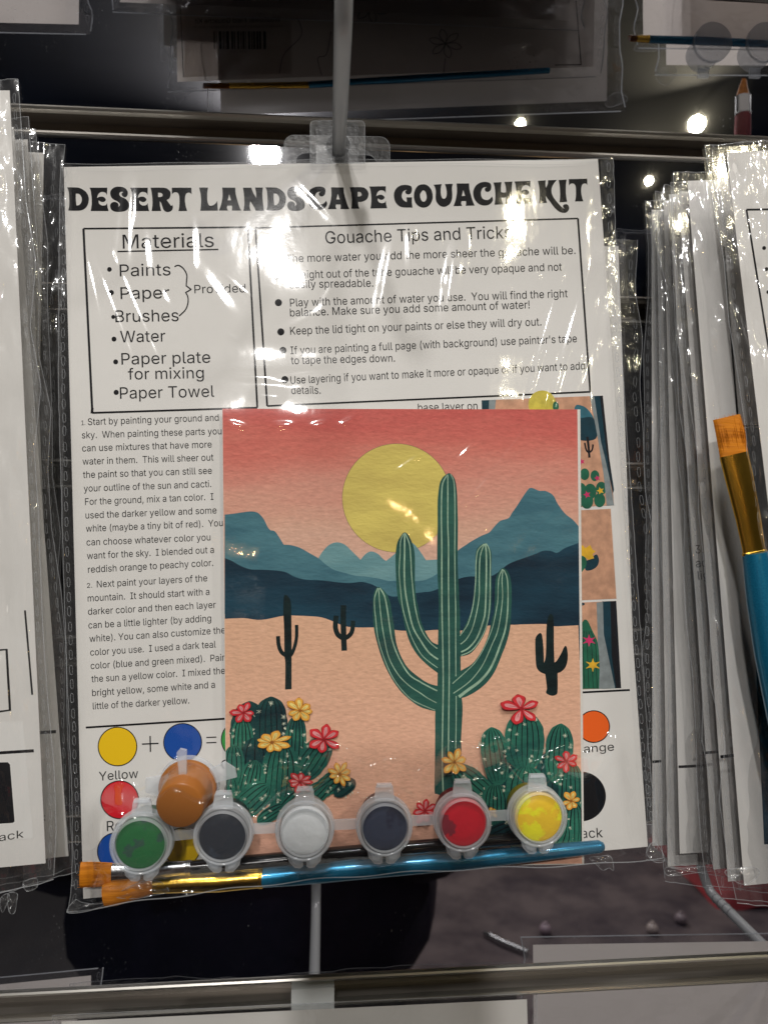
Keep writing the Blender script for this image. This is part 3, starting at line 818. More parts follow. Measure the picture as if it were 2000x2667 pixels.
def gou(name, c1, c2=None, sc=110, **k):
    c2 = c2 or [v * 0.82 for v in c1]
    return pbr('gouache ' + name, ink(*c1), 0.72, spec=0.15, col2=ink(*c2), nscale=sc, nstretch=(0.5, 1, 1.6), bscale=720, bdist=2.1e-4, bstretch=(0.45, 1, 1), **k)


def gradient_mat(name, stops, z0, z1, sc=70, amt=0.16):
    m, nt, out = nmat(name); L = nt.links.new
    tc = nt.nodes.new('ShaderNodeTexCoord'); sp = nt.nodes.new('ShaderNodeSeparateXYZ'); L(tc.outputs['Object'], sp.inputs[0])
    mr = N(nt, 'ShaderNodeMapRange'); mr.inputs[1].default_value = z0; mr.inputs[2].default_value = z1; L(sp.outputs['Z'], mr.inputs[0])
    nz = noise(nt, sc, 6, (0.35, 1, 1.7), 0.62)
    ma = N(nt, 'ShaderNodeMath', _operation='MULTIPLY_ADD', _1=amt); ma.inputs[2].default_value = -amt / 2; L(nz, ma.inputs[0])
    ad = N(nt, 'ShaderNodeMath', _operation='ADD'); L(mr.outputs[0], ad.inputs[0]); L(ma.outputs[0], ad.inputs[1])
    r = nt.nodes.new('ShaderNodeValToRGB'); cr_ = r.color_ramp
    while len(cr_.elements) < len(stops): cr_.elements.new(0.5)
    for e, (p, c) in zip(cr_.elements, stops): e.position = p; e.color = ink(*c)
    L(ad.outputs[0], r.inputs[0])
    # fine pigment grain
    n2 = noise(nt, 900, 3, (0.5, 1, 1.0)); hs = nt.nodes.new('ShaderNodeMix'); hs.data_type = 'RGBA'; hs.blend_type = 'MULTIPLY'
    r2 = N(nt, 'ShaderNodeMapRange'); r2.inputs[3].default_value = 0.72; r2.inputs[4].default_value = 1.12; L(n2, r2.inputs[0])
    hs.inputs[0].default_value = 1.0; L(r.outputs[0], hs.inputs[6]); L(r2.outputs[0], hs.inputs[7])
    p = nt.nodes.new('ShaderNodeBsdfPrincipled'); p.inputs['Roughness'].default_value = 0.75; p.inputs['Specular IOR Level'].default_value = 0.2
    L(hs.outputs[2], p.inputs['Base Color'])
    L(bump(nt, noise(nt, 720, 3, (0.45, 1, 1)), 2.2e-4), p.inputs['Normal']); L(p.outputs[0], out.inputs[0])
    return m


cz = lambda y: KC(1000, y)[2] - ORG[card][2]
M_sky = gradient_mat('gouache sky', [(0.0, (196, 160, 142)), (0.25, (192, 150, 130)), (0.5, (190, 132, 116)), (0.78, (186, 104, 92)), (1.0, (178, 84, 78))], cz(1480), cz(1080), sc=42, amt=0.5)
M_ground = gradient_mat('gouache sand', [(0.0, (206, 156, 134)), (0.4, (206, 160, 136)), (1.0, (200, 158, 130))], cz(2240), cz(1620), amt=0.3, sc=22)
M_sun = gou('sun', (190, 174, 92), (172, 154, 82), 60)
M_farm = gou('far mountains', (98, 134, 138), (84, 122, 128)); M_midm = gou('middle mountains', (66, 106, 116), (52, 90, 102))
M_drkm = gou('dark mountains', (22, 56, 72), (7, 22, 36), 30); M_cact = gou('cactus green', (38, 80, 70), (24, 60, 57), 60)
M_stri = gou('pale stripes', (138, 166, 144)); M_dkc = gou('dark cactus', (12, 32, 33), (5, 17, 19))
M_pad = gou('pad green', (40, 100, 82), (20, 66, 62), 75); M_pad2 = gou('deep pad green', (18, 62, 60), (8, 36, 42), 75)
M_rib = gou('rib black', (4, 14, 20)); M_spn = gou('spines', (205, 208, 186)); M_red = gou('flower red', (192, 48, 52), (170, 34, 42), 200)
M_pink = gou('flower pink', (206, 136, 138)); M_yfl = gou('flower ochre', (206, 152, 62), (190, 130, 50), 200); M_yli = gou('flower cream', (214, 192, 116))
M_brn = gou('flower outline', (142, 86, 28)); M_dred = gou('dark red', (140, 25, 32))
EL = lambda y: 579.6 + (y - 1064) * .0095
ER = lambda y: 1503.5 + (y - 1066) * .0105


def clip(P):
    for side in (0, 1):
        out = []; f = (lambda p: p[0] - EL(p[1])) if side == 0 else (lambda p: ER(p[1]) - p[0])
        for i, p in enumerate(P):
            q = P[i - 1]; a, b = f(q), f(p)
            if (a < 0) != (b < 0):
                t = a / (a - b); out.append((q[0] + (p[0] - q[0]) * t, q[1] + (p[1] - q[1]) * t))
            if b >= 0: out.append(p)
        P = out
        if not P: return P
    return P


art = Art(KC, 0.00001)


def P_(pts, m, smooth=True, n=5):
    q = clip(cr(pts, True, n) if smooth else [p[:2] for p in pts])
    if len(q) > 2: art.poly(q, m, smooth=False)


def S_(pts, wd, m, n=5, taper=False):
    q = [p for p in cr(pts, False, n) if EL(p[1]) + 1 < p[0] < ER(p[1]) - 1] if len(pts) > 2 else [p[:2] for p in pts if EL(p[1]) + 1 < p[0] < ER(p[1]) - 1]
    if len(q) > 1: art.stroke(q, wd, m, smooth=False, taper=taper)


zB = (580, 1060, 3.456); zC = (960, 1200, 4.1475); zD = (960, 1560, 4.1475); zE = (1200, 1780, 5.027); zI = (1340, 1560, 7.9); z8 = (560, 1550, 3.318)
P_([(579, 1064), (1504, 1066), (1511, 1700), (586, 1700)], M_sky, False)
art.disc(1033, 1297, 142.2, pbr('pencil line', ink(110, 92, 66), 0.8), n=72); art.disc(1033, 1297, 141, M_sun, n=72)
P_(Z(*zB, [(820, 1560, 1), (865, 1355, 1), (900, 1300), (960, 1240), (1030, 1218), (1100, 1240), (1160, 1295), (1240, 1375, 1), (1290, 1320), (1340, 1300), (1400, 1325), (1440, 1365), (1470, 1386, 1), (1510, 1355), (1560, 1310)])
   + Z(*zC, [(400, 880), (440, 870), (500, 910), (560, 985), (620, 1075, 1), (760, 1068), (960, 1075, 1), (960, 1500, 1), (0, 1500, 1)]), M_farm)
P_(Z(*zB, [(18, 968, 1), (100, 960), (180, 948), (260, 940), (320, 955), (370, 1010), (405, 1080), (430, 1110, 1), (470, 1120), (510, 1175), (550, 1240, 1), (620, 1245), (700, 1270), (780, 1315), (865, 1365), (930, 1420), (1000, 1465), (1100, 1495), (1200, 1520), (1300, 1528), (1400, 1545), (1470, 1562)])
   + Z(*zC, [(240, 1300), (400, 1290), (520, 1300), (620, 1285), (740, 1220), (850, 1090), (965, 970), (1050, 910), (1110, 870), (1220, 810), (1300, 775), (1350, 720), (1420, 650), (1510, 620), (1550, 560), (1600, 490)])
   + Z(*z7, [(905, 610), (935, 587), (985, 605), (1030, 608), (1075, 635), (1105, 690), (1150, 750), (1200, 790), (1240, 835, 1), (1240, 1100, 1)]) + [(1504, 1600, 1), (585, 1600, 1)], M_midm)
P_(Z(*zB, [(18, 1360, 1), (80, 1385), (160, 1430), (250, 1462), (330, 1465), (450, 1470), (560, 1485), (650, 1530), (750, 1555), (900, 1562), (1050, 1580), (1150, 1585), (1250, 1575), (1320, 1590)])
   + Z(*zC, [(10, 1325), (100, 1370), (240, 1465), (380, 1450), (510, 1430), (600, 1420), (700, 1405), (860, 1330), (980, 1275), (1060, 1255), (1140, 1250), (1230, 1255), (1330, 1245), (1420, 1190), (1490, 1130), (1570, 1090)])
   + Z(*z7, [(955, 1010), (1010, 988), (1060, 988), (1100, 1000), (1150, 970), (1240, 935, 1)]) + [(1510, 1720, 1), (586, 1720, 1)], M_drkm)
P_(Z(*z8, [(60, 205, 1), (100, 205), (250, 200), (400, 215), (590, 180), (700, 178), (900, 190), (1000, 220), (1150, 275), (1370, 280)])
   + Z(*zD, [(60, 305), (280, 335), (380, 345), (600, 345), (745, 335), (985, 345), (1290, 290), (1530, 280)]) + Z(*zI, [(0, 535), (200, 525), (650, 520), (820, 565), (1100, 555), (1310, 545, 1)]) + [(1530, 2250, 1), (585, 2260, 1)], M_ground)
# small dark cacti
P_(Z(*z8, [(600, 0), (630, 10), (655, 60), (660, 200), (662, 400), (662, 500), (662, 600), (662, 815, 1), (605, 818, 1), (608, 600), (600, 520), (597, 300), (590, 150), (592, 50)]), M_dkc)
S_(Z(*z8, [(545, 355), (550, 430), (575, 495), (625, 530)]), 10.5, M_dkc); S_(Z(*z8, [(705, 258), (705, 360), (690, 440), (665, 505), (640, 535)]), 9, M_dkc)
S_(Z(*z8, [(1110, 88), (1108, 200), (1112, 360), (1117, 482)]), 14.5, M_dkc); S_(Z(*z8, [(1048, 178), (1040, 270), (1060, 340), (1112, 378)]), 13, M_dkc)
S_(Z(*z8, [(1193, 222), (1185, 310), (1155, 355), (1112, 378)]), 11.5, M_dkc)
P_(Z(*zI, [(740, 310), (795, 370), (808, 600), (810, 1000), (820, 1310, 1), (870, 1270), (960, 1120), (1000, 1030), (1040, 968), (1075, 1000), (1095, 1150), (1085, 1300), (1040, 1420), (960, 1500), (885, 1530, 1), (885, 1900), (850, 1975), (760, 1995), (650, 1940), (665, 1850), (650, 1700), (630, 1550, 1), (520, 1500), (450, 1400), (432, 1200), (425, 1000), (428, 820), (470, 740), (515, 705), (550, 715), (570, 780), (590, 950), (600, 1150), (605, 1320, 1), (640, 1180), (650, 900), (655, 600), (685, 400)]), M_dkc)
# tall cactus
P_(Z(*zC, [(60, 1420), (108, 1365), (180, 1420), (230, 1520), (250, 1640)]) + Z(*zD, [(275, 300), (300, 480), (350, 620), (420, 740), (520, 830), (640, 910), (760, 945, 1), (760, 1220, 1), (718, 1215), (560, 1170), (430, 1080), (330, 980), (230, 830), (150, 660), (90, 470), (55, 300)]) + Z(*zC, [(45, 1560)]), M_cact)
P_(Z(*zC, [(330, 840), (390, 773), (450, 840), (497, 1000), (500, 1300), (515, 1500)]) + Z(*zD, [(530, 60), (560, 220), (610, 350), (680, 460), (760, 500, 1), (760, 812, 1), (640, 720), (530, 610), (450, 480), (400, 330), (350, 100)]) + Z(*zC, [(310, 1450), (290, 1100), (300, 930)]), M_cact)
P_(Z(*zC, [(1180, 940), (1255, 892), (1310, 950), (1328, 1020), (1325, 1200), (1330, 1400), (1322, 1600)]) + Z(*zD, [(1290, 260), (1250, 380), (1180, 500), (1100, 590), (1000, 622), (960, 620, 1), (960, 400, 1), (985, 390), (1040, 290), (1090, 180)]) + Z(*zC, [(1110, 1640), (1140, 1450), (1150, 1250), (1155, 1020)]), M_cact)
P_(Z(*zC, [(1400, 1210), (1450, 1158), (1510, 1210), (1540, 1330), (1545, 1500)]) + Z(*zD, [(1540, 100), (1530, 300), (1490, 470), (1440, 600), (1370, 770), (1290, 890), (1190, 980), (1090, 1040), (1010, 1070), (930, 1050), (890, 950), (930, 850), (985, 785), (1120, 700), (1220, 560), (1290, 400), (1330, 220)]) + Z(*zC, [(1355, 1640), (1362, 1500), (1370, 1300)]), M_cact)
P_(Z(*zC, [(800, 180), (855, 137), (880, 137), (915, 170), (940, 230), (955, 350), (960, 500), (965, 700), (962, 1000), (965, 1200), (975, 1400), (980, 1600)]) + Z(*zD, [(985, 100), (990, 400), (995, 800, 1), (900, 860), (890, 1000), (1005, 1065, 1), (1015, 1200), (1000, 1500), (1000, 1700), (960, 2000), (880, 2135), (800, 2130), (740, 2110), (712, 2080), (715, 1800), (718, 1500), (720, 1200), (740, 1000), (745, 800), (750, 400), (758, 50)]) + Z(*zC, [(742, 1200), (740, 900), (745, 700), (745, 450), (755, 330), (770, 240)]), M_cact)
P_(Z(*zD, [(868, 830, 1), (985, 797), (1060, 760), (1100, 900), (1060, 1010), (1005, 1075, 1), (868, 1085, 1)]), M_cact)
for a, b, wd in [
    ([(850, 150), (805, 230), (790, 330), (785, 600), (790, 900), (790, 1200), (792, 1620)], [(800, 500), (805, 900), (800, 1300), (795, 1700), (805, 2120)], 3.4),
    ([(855, 150), (855, 400), (855, 700), (862, 900), (862, 1300), (865, 1620)], [(868, 400), (870, 800), (865, 1300), (860, 1700)], 3.2),
    ([(885, 145), (920, 230), (930, 400), (932, 700), (930, 1000), (935, 1400), (940, 1600)], [(940, 400), (942, 838)], 2.6),
    ([], [(945, 1050), (945, 1300), (940, 1620)], 2.4),
    ([(375, 790), (345, 870), (340, 1000), (330, 1200), (345, 1400), (370, 1600)], [(430, 320), (480, 450), (560, 590), (640, 670), (745, 745)], 2.2),
    ([(388, 780), (388, 1000), (385, 1200), (395, 1400), (430, 1600)], [(480, 310), (560, 450), (650, 580), (750, 655)], 4.2),
    ([(395, 785), (440, 900), (455, 1050), (465, 1250), (490, 1500)], [(510, 130), (545, 270), (600, 390), (670, 480), (742, 538)], 2.8),
    ([(100, 1375), (65, 1480), (65, 1600)], [(75, 200), (100, 420), (170, 650), (260, 850), (380, 1010), (500, 1110), (718, 1205)], 2.4),
    ([(108, 1380), (120, 1550)], [(140, 250), (170, 430), (220, 640), (320, 820), (440, 940), (560, 1020), (640, 1075), (735, 1125)], 2.6),
    ([(120, 1375), (170, 1460), (200, 1600)], [(225, 280), (250, 430), (300, 580), (370, 720), (450, 830), (560, 900), (660, 955), (740, 995)], 3.6),
    ([(1245, 900), (1180, 970), (1160, 1100), (1155, 1300), (1130, 1550)], [(1080, 250), (1030, 340), (985, 400)], 2.6),
    ([(1250, 900), (1205, 1030), (1195, 1250), (1190, 1500)], [(1130, 290), (1060, 430), (992, 490)], 2.8),
    ([(1258, 895), (1270, 1000), (1270, 1300), (1260, 1600)], [(1240, 230), (1170, 420), (1080, 530), (998, 575)], 4.0),
    ([(1270, 895), (1310, 1000), (1312, 1300), (1305, 1600)], [(1270, 300), (1200, 450), (1110, 560), (1000, 612)], 2.8),
    ([(1445, 1170), (1405, 1280), (1395, 1500)], [(1385, 80), (1340, 300), (1260, 500), (1170, 660), (1080, 760), (905, 917)], 2.3),
    ([(1450, 1175), (1440, 1300), (1445, 1500)], [(1400, 320), (1330, 500), (1240, 700), (1150, 830), (1060, 920), (915, 1022)], 2.6),
    ([(1460, 1180), (1500, 1300), (1502, 1600)], [(1475, 330), (1420, 500), (1360, 660), (1290, 790), (1190, 900), (1080, 980), (975, 1060)], (2.4, 8.0))]:
    S_(Z(*zC, a) + Z(*zD, b), wd, M_stri)


def star(x, y, r, rr):
    k = rr.choice([3, 4, 5]); a0 = rr.uniform(0, math.pi)
    for i in range(k):
        a = a0 + math.pi * i / k * 1.0; l1 = r * rr.uniform(.6, 1.25); l2 = r * rr.uniform(.25, 1.0)
        S_([(x - l2 * math.cos(a), y - l2 * math.sin(a)), (x + l1 * math.cos(a), y + l1 * math.sin(a))], (.55, .95), M_spn)
        art.off -= art.step
    art.up()


def pad(z, cx, cy, rx, ry, rot=0, ribs=5, m=None, seed=0, spines=True):
    """a cactus pad: pear shaped outline, black ribs meeting at its top, white spines along them"""
    rr = random.Random(seed * 77 + int(cx)); s = z[2]; (cx, cy), = Z(*z, [(cx, cy)]); rx /= s; ry /= s; a = math.radians(rot)
    ca, sa = math.cos(a), math.sin(a)
    T = lambda u, v: (cx + u * ca - v * sa, cy + u * sa + v * ca)

    def hw(t):  # half width at t in -1 (top) .. 1 (bottom)
        return rx * (max(0.0, 1 - abs(t) ** 2.6)) ** 0.5 * (1.0 - 0.05 * t)
    ts = [-1 + 2 * i / 15 for i in range(16)]
    ts[0] = -0.995; ts[-1] = 0.995
    o = [T(hw(t) * rr.uniform(.97, 1.03), t * ry) for t in ts] + [T(-hw(t) * rr.uniform(.97, 1.03), t * ry) for t in reversed(ts)]
    P_(o, m or M_pad, n=2)
    for i in range(ribs):
        f = -0.8 + 1.6 * i / (ribs - 1)
        pts = [T(hw(t) * f * (0.9 + .1 * t) + rr.uniform(-.6, .6), t * ry) for t in [-0.96, -.75, -.4, 0, .4, .85]]
        S_(pts, rr.uniform(2.0, 3.3), M_rib, n=4, taper=True)
    if spines:
        n = max(3, int(rx * ry / 420))
        for i in range(n):
            t = -.8 + 1.55 * (i + rr.uniform(.1, .9)) / n; f = rr.choice([-.8, -.4, 0, .4, .8])
            x, y = T(hw(t) * f, t * ry); star(x, y, rr.uniform(5.0, 7.6), rr)
        for i in range(3):
            t = rr.uniform(-.8, .5); sgn = rr.choice([-1, 1]); x, y = T(sgn * hw(t) * 1.03, t * ry)
            for q in range(3):
                aa = math.atan2(y - cy, x - cx) + rr.uniform(-.7, .7)
                S_([(x, y), (x + 6.5 * math.cos(aa), y + 6.5 * math.sin(aa))], (1.4, .8), M_spn); art.off -= art.step
            art.up()


def flower(z, cx, cy, r, kind, rot=0, n=7, sq=0.85, seed=1, gap=0.0):
    rr = random.Random(seed); s = z[2]; (cx, cy), = Z(*z, [(cx, cy)]); r /= s
    main, lite, line = (M_red, M_pink, M_dred) if kind == 'r' else (M_yfl, M_yli, M_brn)
    for i in range(n):
        a = math.radians(rot) + 2 * math.pi * (i + rr.uniform(-.15, .15)) / n
        l = r * rr.uniform(.74, 1.12); wdt = r * rr.uniform(.19, .29) * (7 / n) ** .5; ca, sa = math.cos(a), math.sin(a) * 1.0

        def T(u, v): return (cx + u * ca - v * sa, cy + (u * sa + v * ca) * sq)
        P_([T(0, 0) + (1,), T(l * .35, wdt * .75), T(l * .7, wdt * 1.05), T(l * .92, wdt * .42), T(l, wdt * rr.uniform(-.2, .2)), T(l * .9, -wdt * .5), T(l * .7, -wdt * 1.05), T(l * .35, -wdt * .75)], line, n=3)
        k = .86
        P_([T(l * .05, 0) + (1,), T(l * .36, wdt * .75 * k), T(l * .7, wdt * 1.05 * k), T(l * .9, wdt * .5), T(l * .955, 0), T(l * .9, -wdt * .5), T(l * .7, -wdt * 1.05 * k), T(l * .36, -wdt * .75 * k)], main, n=3)
        P_([T(l * .12, 0) + (1,), T(l * .45, wdt * .42), T(l * .72, wdt * .3), T(l * .8, 0), T(l * .7, -wdt * .38), T(l * .4, -wdt * .3)], lite, n=2)
        S_([T(l * .05, 0), T(l * .3, wdt * .1), T(l * .55, 0)], (1.5, .6), line)
    art.disc(cx, cy, r * .09, line, n=10)


# left cluster
z = z8
pad(z, 300, 1250, 170, 330, 0, 3, M_pad2, 1, False)
for q in [(485, 1130, 138, 250, 0, 5, M_pad2, 2), (235, 1300, 98, 235, 0, 5, M_pad, 3), (695, 1290, 92, 250, 3, 5, M_pad, 4), (345, 1430, 110, 200, 0, 3, M_pad2, 41), (600, 1650, 150, 220, 0, 3, M_pad2, 42), (850, 1420, 125, 205, 33, 5, M_pad, 5),
          (560, 1570, 160, 290, 4, 6, M_pad, 6), (165, 1480, 88, 185, 0, 4, M_pad, 7), (310, 1610, 98, 185, 14, 5, M_pad, 8), (138, 1710, 62, 140, 0, 3, M_pad, 9),
          (980, 1640, 85, 170, 52, 4, M_pad, 11), (1120, 1668, 62, 112, 52, 3, M_pad2, 12), (850, 1740, 85, 170, 48, 4, M_pad, 10), (660, 1800, 75, 150, 42, 4, M_pad, 13), (325, 1770, 122, 185, 48, 5, M_pad, 14), (480, 1895, 62, 135, 58, 4, M_pad, 15), (200, 1900, 90, 120, 40, 3, M_pad, 16)]:
    pad(z, *q[:6], m=q[6], seed=q[7])
flower(z, 248, 1020, 118, 'r', -60, 6, .92, 3); flower(z, 735, 1000, 140, 'y', 10, 7, .85, 4); flower(z, 492, 1275, 172, 'y', -75, 8, .62, 5)
flower(z, 940, 1250, 155, 'r', -85, 6, .85, 6); flower(z, 735, 1615, 128, 'r', -80, 8, .78, 7); flower(z, 1078, 1550, 120, 'y', -60, 8, .9, 8)
# right cluster
z = zE
for q in [(640, 1180, 300, 330, 0, 3, M_pad2, 20), (1200, 1300, 220, 420, 0, 3, M_pad2, 21), (450, 960, 175, 385, -8, 5, M_pad, 22), (835, 770, 255, 385, 0, 6, M_pad, 23), (1285, 930, 180, 400, 4, 5, M_pad, 24), (1440, 1420, 165, 380, 0, 5, M_pad, 25),
          (180, 1340, 175, 350, -48, 5, M_pad, 26), (845, 1430, 260, 350, 2, 6, M_pad, 27), (450, 1610, 180, 290, 0, 6, M_pad, 28), (1490, 1870, 150, 300, 0, 5, M_pad, 29), (1180, 1750, 180, 300, -30, 4, M_pad2, 30),
          (520, 1960, 130, 260, 65, 4, M_pad2, 31), (200, 1760, 120, 240, 60, 4, M_pad2, 32), (900, 2050, 160, 280, 80, 4, M_pad, 33), (1300, 2080, 140, 220, 20, 4, M_pad, 34)]:
    pad(z, *q[:6], m=q[6], seed=q[7])
flower(z, 790, 335, 262, 'r', -100, 5, .78, 11); flower(z, 1385, 1025, 165, 'r', -30, 6, .95, 12); flower(z, 1445, 1545, 145, 'y', -70, 6, .95, 13)
flower(z, -80, 1035, 185, 'y', -65, 7, 1.05, 14); flower(z, 400, 1690, 90, 'y', -110, 5, 1, 15); flower(zB2, 487, 520, 70, 'r', -80, 7, 1, 16)
art.build('painting', card, label='desert sunset painting: red sky, yellow sun, teal mountains, striped saguaro')

# ================================================================ brushes
M_brist = pbr('golden nylon bristle', (0.62, 0.21, 0.012, 1), 0.5, spec=.2, col2=(0.40, 0.12, 0.006, 1), nscale=500, nstretch=(0.08, 1, 1.5), bscale=1500, bdist=1.5e-4, bstretch=(0.05, 1, 1))
M_silver = pbr('silver ferrule', (0.62, 0.62, 0.63, 1), 0.22, metal=1.0, bscale=200, bdist=1e-4)
M_gold = pbr('gold ferrule', (0.85, 0.52, 0.08, 1), 0.24, metal=1.0, bscale=250, bdist=1e-4)
M_blk = pbr('black lacquer', (0.008, 0.008, 0.01, 1), 0.18, coat=0.6)
M_bluep = pbr('pearl blue lacquer', (0.01, 0.17, 0.32, 1), 0.28, metal=0.55, coat=0.5, col2=(0.015, 0.22, 0.40, 1), nscale=1800)


def brush(K, off, secs, mats, label, cat='paint brush', flat=(0.45, 0.8, 1.0), scale_depth=1.0, n=20):
    """secs: three lists (bristle, ferrule, handle) of (px, py, radius in px) along the brush"""
    allp = [p for s_ in secs for p in s_]
    t = thing('paint_brush', K(*secs[1][0][:2], off), label, cat)
    names = ('bristles', 'ferrule', 'handle')
    for nm, sec, mt, fl in zip(names, secs, mats, flat):
        pts = [K(x, y, off) for x, y, r in sec]
        d = np.linalg.norm(pts[0] - CAM)
        rad = [r * d * 0.985 / F for x, y, r in sec]
        mb = MB(); mb.tube(pts, rad, n, up=-K.n, flat=fl)
        o = mb.build(nm, mt, t); autosmooth(o, 50)
        if nm == 'bristles':
            mb = MB(); rr = random.Random(int(secs[0][0][0])); a, b = np.array(pts[-1]), np.array(pts[0])
            ax = (b - a) / np.linalg.norm(b - a); sd = np.cross(ax, K.n)
            for i in range(70):
                q = rr.uniform(-1, 1); s0 = a + sd * rad[-1] * q * .95 + K.n * rad[-1] * fl * .9 * rr.uniform(.3, 1) * (1 - q * q) ** .5
                e0 = b + sd * rad[0] * q * rr.uniform(.9, 1.12) + K.n * rad[0] * fl * rr.uniform(-.4, 1) * (1 - q * q) ** .5 + ax * rr.uniform(-.0012, .0012)
                mb.tube([s0, (s0 + e0) / 2 + K.n * rad[0] * .12, e0], [8e-5, 8e-5, 2e-5], 3)
            mb.build('hairs', mt, t, kind='stuff')
        if nm == 'ferrule':
            for fr in (0.80, 0.86, 0.92):
                i = len(pts) - 2; p = np.array(pts[i]) * (1 - fr) + np.array(pts[i + 1]) * fr; r = rad[i] * (1 - fr) + rad[i + 1] * fr
                ax = np.array(pts[i + 1]) - np.array(pts[i]); ax /= np.linalg.norm(ax)
                mb = MB(); mb.tube([p - ax * .0005, p - ax * .00025, p, p + ax * .00025, p + ax * .0005], [r * .98, r * 1.06, r * 1.08, r * 1.06, r * .98], n, up=-K.n, flat=fl)
                autosmooth(mb.build('crimp', mt, o), 60)
    return t


brush(K, 0.0068, ([(210, 2279, 27), (250, 2278, 27), (297, 2277, 24)], [(294, 2277, 25), (360, 2273, 23), (430, 2268, 20), (501, 2263, 18)],
                  [(498, 2263, 17.5), (560, 2258, 18.5), (700, 2245, 18.5), (910, 2224, 18), (1310, 2188, 15), (1440, 2177, 11), (1452, 2176, 5)]),
      (M_brist, M_silver, M_blk), 'flat brush with silver ferrule and black handle, behind the blue one', flat=(0.3, 0.6, 1.0))
brush(K, 0.0085, ([(272, 2333, 24), (300, 2327, 27), (350, 2318, 22), (404, 2307, 17)], [(400, 2307, 18), (480, 2301, 21), (570, 2297, 23), (640, 2291, 22), (686, 2288, 21)],
                  [(683, 2288, 21), (760, 2281, 23), (956, 2263, 23), (1214, 2243, 20), (1400, 2223, 18), (1560, 2206, 15), (1571, 2205, 10), (1574, 2205, 4)]),
      (M_brist, M_gold, M_bluep), 'splayed brush with gold ferrule and metallic blue handle along the bag bottom', flat=(0.7, 0.9, 1.0))

# ================================================================ paint pots
M_pl = frosted('frosted lid plastic', (0.95, 0.97, 1.0, 1), 0.34, 0.15)
M_plc = frosted('thin frosted window', (0.70, 0.73, 0.76, 1), 0.05, 0.12)


def paintm(name, c1, c2, sc=160, con=(0.45, 0.5), **k):
    return pbr('paint ' + name, srgb(*c1, 1.6), 0.4, spec=.3, col2=srgb(*c2, 1.6), nscale=sc, contrast=con, bscale=150, bdist=4e-4, **k)


def bodym(name, c): return frosted('cup ' + name, srgb(*c, 1.2), 0.85, 0.35)


EZn = EZ / np.linalg.norm(EZ)


def ext(prof2, c, ex, ez, n, t):
    """extrude an outline given in (ex, ez) by t along n"""
    a = [c + ex * x + ez * z_ for x, z_ in prof2]; b = [p - n * t for p in a]; k = len(a)
    return a + b, [tuple(range(k)), tuple(range(2 * k - 1, k - 1, -1))] + [(i, (i + 1) % k, k + (i + 1) % k, k + i) for i in range(k)]


def pot(parent, px, py, rpx, M_paint, M_cup, tilt=(0, 0), tabdx=0.0, dome=0.0, lidr=1.0, label=None):
    n = K.n + EX * tilt[0] + EZn * tilt[1]; n /= np.linalg.norm(n)
    c = K(px, py, 0.0222); d = np.dot(c - CAM, FWD); s = (rpx * d / F) / 0.0101
    ex = np.cross(n, EZn); ex /= np.linalg.norm(ex); ex = ex if ex[0] > 0 else -ex; ez = np.cross(ex, n); ez = ez if ez[2] > 0 else -ez
    # cup
    mb = MB(); mb.lathe([(.0088 * s, -.0036), (.0086 * s, -.008), (.0079 * s, -.0172), (.0072 * s, -.0182), (.0, -.0182)], c, n, 48, cap=False)
    cup = autosmooth(mb.build('paint_pot', M_cup, parent, label=label), 35)
    mb = MB(); mb.lathe([(.0, -.0013 + dome), (.004 * s, -.0014 + dome * .8), (.0074 * s, -.0016), (.0083 * s, -.0022), (.0084 * s, -.005), (.0077 * s, -.0168), (0, -.017)], c, n, 48, cap=False)
    autosmooth(mb.build('paint', M_paint, cup), 50)
    mb = MB()
    mb.lathe([(.0078 * s, -.0013), (.0079 * s, -.0003), (.0081 * s, 0), (.0083 * s, -.0003), (.0085 * s, -.0009), (.0089 * s, -.0010), (.0093 * s, -.0007), (.0098 * s, -.0009),
              (.0101 * s, -.0016), (.0101 * s, -.0026), (.0096 * s, -.0030), (.0098 * s, -.0034), (.0097 * s, -.0046), (.0090 * s, -.0048)], c, n, 64, cap=False)
    mb.lathe([(.0089 * s, -.0056), (.0103 * s, -.0057), (.0104 * s, -.0063), (.0102 * s, -.0068), (.0088 * s, -.0068)], c, n, 64, cap=False)
    autosmooth(mb.build('lid', M_pl, cup), 35)
    mb = MB(); mb.lathe([(0, -.0007), (.0079 * s, -.0007)], c, n, 48, cap=False); autosmooth(mb.build('lid_window', M_plc, cup), 35)
    # hinge tab on top
    q = c - n * .0024 + ex * tabdx
    mb = MB(); v, f_ = ext([(-.0037, .0090), (-.0031, .0139), (-.0026, .0146), (.0026, .0146), (.0031, .0139), (.0037, .0090)], q, ex, ez, n, .0011); mb.add(v, f_)
    v, f_ = ext([(-.0029, .0140), (-.0026, .0150), (.0026, .0150), (.0029, .0140)], q + n * .0007, ex, ez, n, .0024); mb.add(v, f_)
    mb.build('hinge_tab', M_pl, cup)
    for sg in (-1, 1):
        mb = MB(); v, f_ = ext([(sg * .0006, -.0088), (sg * .0064, -.0078), (sg * .0056, -.0112), (sg * .0035, -.0134), (sg * .0016, -.0136), (sg * .0006, -.0130)][::sg], c - n * .0040, ex, ez, n, .0014); mb.add(v, f_)
        v, f_ = ext([(sg * .0013, -.0100), (sg * .0050, -.0095), (sg * .0042, -.0116), (sg * .0018, -.0124)][::sg], c - n * .0033, ex, ez, n, .0008); mb.add(v, f_)
        mb.build('latch', M_pl, cup)
    return c, n, ex, ez


